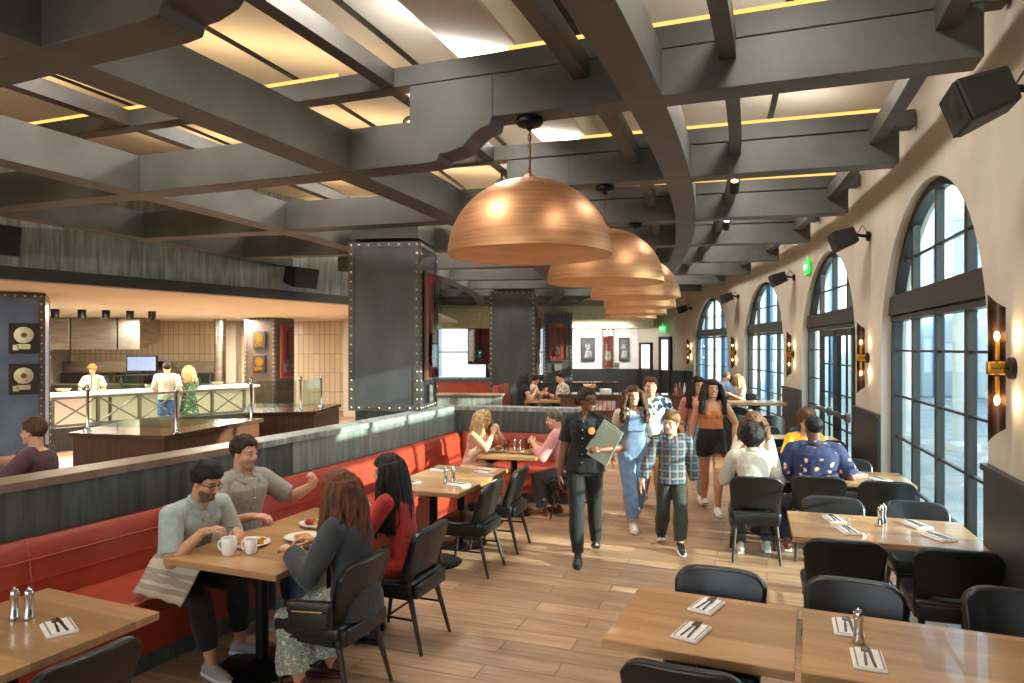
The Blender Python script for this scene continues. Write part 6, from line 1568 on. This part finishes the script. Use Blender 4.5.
# 12 pink shirt man
p = P(3.52, -15.98)
f = seated('person in a pink shirt and charcoal trousers facing the blonde diner', p, -15.95 + 90 - 4, 1.64, (18, 0), hands=[(.06, .46, .86), (-.10, .44, .88)], elbows=[(.6, -.3, -1), (-.6, -.3, -1)], head=(8, -12), curl=(.8, .8), vox=.009, feet=[(.12, .20, 0), (-.10, .32, 0)], bulk=1.08)
f.body(SK['light2']); f.top(M['c_pinkshirt'], 1.55, .0, .018, loose=.014); f.collar(M['c_pinkshirt']); f.legs(M['c_charc'], 1.9, .016, loose=.018, top=.2); f.shoes(M['s_brown'], M['s_brown']); f.hair(M['h_grey'], 'short', vol=.006, lump=.016, top_=.012, hl=.062)
# 13 white shirt back
p = CHW
f = seated('person with black locs and a white shirt, seated with back to us', p, -17.35 + 4, 1.58, (24, 0), hands=[(.18, .44, .84), (-.18, .44, .84)], elbows=[(.45, -.3, -1), (-.45, -.3, -1)], head=(-10, -8), vox=.0085, feet=[(.14, .20, 0), (-.12, .10, 0)], bulk=.97)
f.body(SK['dark']); f.top(M['c_white'], 1.8, -.06, .020, loose=.016, amp=.009); f.collar(M['c_white']); f.legs(M['c_charc'], 1.9, .014, top=.2); f.shoes(M['s_white'], M['soleb']); f.hair(M['h_black'], 'bun', vol=.034, lump=.026, hl=.07, seed=3)
# 14 curly woman facing us
p = Vector((2.93 + (-.20) * math.cos(R_(-16)) - .66 * math.sin(R_(-16)), 7.78 + (-.20) * math.sin(R_(-16)) + .66 * math.cos(R_(-16)), 0))
f = seated('person with big light brown curls facing us, behind the white shirted diner', p, 180 - 18, 1.60, (18, 0), hands=[(.12, .40, .90), (-.12, .42, .86)], elbows=[(.5, -.3, -1), (-.5, -.3, -1)], head=(0, -16), fem=True, vox=.009, curl=(.7, .7))
f.body(SK['tan2']); f.top(M['c_cream'], 1.8, .0, .016, name='knit_top', loose=.01); f.legs(M['c_denimd'], 1.9, .012, top=.2); f.hair(M['h_curl'], 'curly', .24, .028, .024, lump=.024, seed=21); f.shoes(M['s_white'], M['soleb'])
# 15 floral navy back
p = CHB
f = seated('person in a navy floral short sleeved shirt, seated with back to us', p, -17.15 + 2, 1.76, (8, 0), hands=[(.24, .30, .82), (-.22, .34, .84)], elbows=[(.6, -.3, -1), (-.5, -.3, -1)], head=(14, -4), vox=.0085, feet=[(.22, .32, 0), (-.25, .12, 0)], bulk=1.08)
f.body(SK['dark2']); f.top(M['navyflor'], .85, -.06, .022, loose=.02, amp=.009); f.collar(M['navyflor']); f.legs(M['c_navy'], 1.9, .014, top=.2); f.shoes(M['s_brown'], M['soleb']); f.hair(M['h_black'], 'short', vol=.004, lump=.014, hl=.07)
# 16 yellow woman
p = Vector((2.93 + .36 * math.cos(R_(-16)) - .68 * math.sin(R_(-16)), 7.78 + .36 * math.sin(R_(-16)) + .68 * math.cos(R_(-16)), 0))
f = seated('person in a yellow top with brown updo, half hidden by the navy floral shirt', p, 180 - 8, 1.62, (10, 0), hands=[(.14, .36, .86), (-.14, .36, .84)], head=(20, -8), fem=True, vox=.009, curl=(.6, .6))
f.body(SK['tan2']); f.top(M['c_yellow'], .8, .0, .014, name='blouse'); f.legs(M['c_denimd'], 1.9, .012, top=.2); f.hair(M['h_brown'], 'bun', vol=.026, lump=.022, top_=.03, seed=5); f.shoes(M['s_white'], M['soleb'])
# 17 maroon tee, left
p = Vector((-4.42, 6.62, 0))
T17 = xtable(-5.25, 6.55, 0, .8, .8, 'small table at the left edge behind the partition', 60); 
c_ = chair_at((-4.36, 6.62), 90 - 6, 'black leather chair of the maroon shirted person at the left edge', None)
f = Figure('person in a maroon tee reaching left, seated beyond the partition', (p.x, p.y, 0), 90 + 8, 1.78, (0, 0, .56), lean=(8, 0), hands=[(-.05, .56, .98), (-.22, .42, .80)], elbows=[(1, -.1, -.4), (-1, -.4, -.5)], feet=[(.12, .4, 0), (-.12, .4, 0)], knees=[(.1, .6, 1), (-.1, .6, 1)], head=(-6, 0), curl=(.6, .6), vox=.009)
f.body(SK['light2']); f.top(M['c_maroon'], .8, -.05, .016, name='tee_shirt', loose=.012); f.legs(M['c_navy'], 1.9, .012, top=.2); f.shoes(M['s_black'], M['soleb']); f.hair(M['h_brown'], 'short', vol=.008, lump=.018, top_=.014, hl=.06)
plate(T17, .05, -.1, .13, "white plate on the small table at the left edge")
# 18-20 at the bar
x, y = at(167, 16.0)
f = Figure('person in a sage shirt and blue shorts standing at the bar, back to us', (x, y, 0), 22, 1.75, (0, 0, .91), hands=[(.24, .10, .92), (-.2, .3, 1.05)], head=(4, -4), vox=.014)
f.body(SK['light2']); f.top(M['c_sage'], .85, -.08, .02, loose=.012); f.legs(M['c_jeanb'], .9, .02, 'shorts', loose=.03); f.shoes(M['s_tan'], M['soleb']); f.hair(M['h_dark'], 'short', vol=.010, lump=.022)
x, y = at(189, 16.3)
f = Figure('person with long blond hair in a green floral dress standing at the bar', (x, y, 0), 60, 1.66, (0, 0, .865), fem=True, hands=[(.16, .28, 1.0), (-.16, .26, 1.02)], head=(14, -6), vox=.014)
f.body(SK['light']); mb = MB(); f.torso(mb, .016, -.12, .92); f.bust(mb, .01)
for i in range(2): f.arm(mb, i, .014, .7, True)
mb.bar(f.pe + Vector((0, 0, .05)), f.pe - Vector((0, 0, .38)), .15, .23, 20); remesh(mb, 'dress', f.vox, 2, f.root, [M['greenflor']], f.folds(.01)); f.shoes(M['s_tan'], M['soleb']); f.hair(M['h_blond'], 'long', .34, .012, .01, seed=31)
x, y = at(93, 16.9)
f = Figure('person behind the bar in a cream shirt with orange headwear', (x, y, 0), 200, 1.66, (0, 0, .87), fem=True, hands=[(.2, .34, 1.05), (-.2, .32, 1.05)], head=(-20, -10), vox=.014)
f.body(SK['tan2']); f.top(M['c_cream'], .8, -.05, .016); f.legs(M['c_blackp'], 1.9, .014); f.shoes(M['s_black']); f.hair(mat('orange headwear', (220, 116, 48), None, .8), 'short', vol=.016, lump=.03)
# 21-23 far diners
x, y = at(519, 15.7)
f = Figure('person with long dark hair at the far table, beside the child', (x, y, .12), -70, 1.66, (0, 0, .60), lean=(10, 0), fem=True, hands=[(.1, .36, .95), (-.1, .36, .95)], feet=[(.1, .4, 0), (-.1, .4, 0)], knees=[(.1, .6, 1), (-.1, .6, 1)], head=(0, -12), vox=.014)
f.body(SK['light']); f.top(M['c_black'], .3, -.05, .014); f.legs(M['c_navy'], 1.9, .012, top=.2); f.shoes(M['s_black']); f.hair(M['h_black'], 'long', .34, .010, .008, seed=41)
x, y = at(531, 16.4)
f = Figure('dark haired child leaning close at the far table', (x, y, .12), -80, 1.45, (0, 0, .62), lean=(8, 0), kid=True, hands=[(.1, .32, .92), (-.1, .32, .92)], feet=[(.1, .36, 0), (-.1, .36, 0)], knees=[(.1, .6, 1), (-.1, .6, 1)], head=(10, -18), vox=.014)
f.body(SK['tan2']); f.top(M['c_white'], .8, -.05, .014); f.legs(M['c_denimd'], 1.9, .012, top=.2); f.shoes(M['s_white']); f.hair(M['h_dark'], 'short', vol=.012, lump=.024)
x, y = at(566, 16.2)
f = Figure('person with short black hair and patterned shirt at the far table', (x, y, .12), 92, 1.74, (0, 0, .58), lean=(10, 0), hands=[(.12, .42, .86), (-.16, .42, .86)], feet=[(.1, .4, 0), (-.1, .4, 0)], knees=[(.1, .6, 1), (-.1, .6, 1)], head=(8, -12), vox=.014, bulk=1.05)
f.body(SK['tan2']); f.top(floral_mat('faded print', (196, 180, 168), (96, 72, 66), (150, 120, 110), 14, .36), .85, -.05, .018); f.legs(M['c_charc'], 1.9, .012, top=.2); f.shoes(M['s_black']); f.hair(M['h_black'], 'short', vol=.006, lump=.022)
c_ = chair_at((x + .05, y), 92, 'black chair of the patterned shirt diner at the far table', None); c_.location.z = .12
# 24-25 by the far windows
x, y = at(722, 17.0)
f = Figure('grey haired person in a light blue shirt by the farthest windows', (x, y, 0), -80, 1.76, (0, 0, .68), lean=(8, 0), hands=[(.14, .42, .98), (-.14, .42, .98)], feet=[(.1, .4, .08), (-.1, .4, .08)], knees=[(.1, .6, 1), (-.1, .6, 1)], head=(0, -8), vox=.014)
f.body(SK['light2']); f.top(M['c_sky'], .9, -.05, .018); f.legs(M['c_charc'], 1.9, .012, top=.2); f.shoes(M['s_black']); f.hair(M['h_grey'], 'short', vol=.004, lump=.018)
x2, y2 = at(741, 16.8)
f = Figure('blond person in white by the farthest windows', (x2, y2, 0), 110, 1.68, (0, 0, .64), lean=(8, 0), fem=True, hands=[(.14, .38, .94), (-.14, .38, .94)], feet=[(.1, .4, .05), (-.1, .4, .05)], knees=[(.1, .6, 1), (-.1, .6, 1)], head=(0, -10), vox=.014)
f.body(SK['light']); f.top(M['c_white'], .8, -.05, .016); f.legs(M['c_charc'], 1.9, .012, top=.2); f.shoes(M['s_black']); f.hair(M['h_blond'], 'long', .26, .014, .01, seed=51)
for (xx, yy, rr, lb) in ((x - .04, y, -80, 'chair of the grey haired person by the farthest windows'), (x2 + .04, y2, 110, 'chair of the blond person by the farthest windows')):
    c_ = chair_at((xx, yy), rr, 'black ' + lb, None); c_.location.z = .12
b = MB(); b.prism([(x - .9, y - .7), (x2 + .8, y - .9), (x2 + .8, y + .6), (x - .9, y + .6)], 0, .12); struct(b.build('floor_platform', M['floor']))
xtable((x + x2) / 2, (y + y2) / 2, .12, .55, .7, 'table between the two diners by the farthest windows', -10)
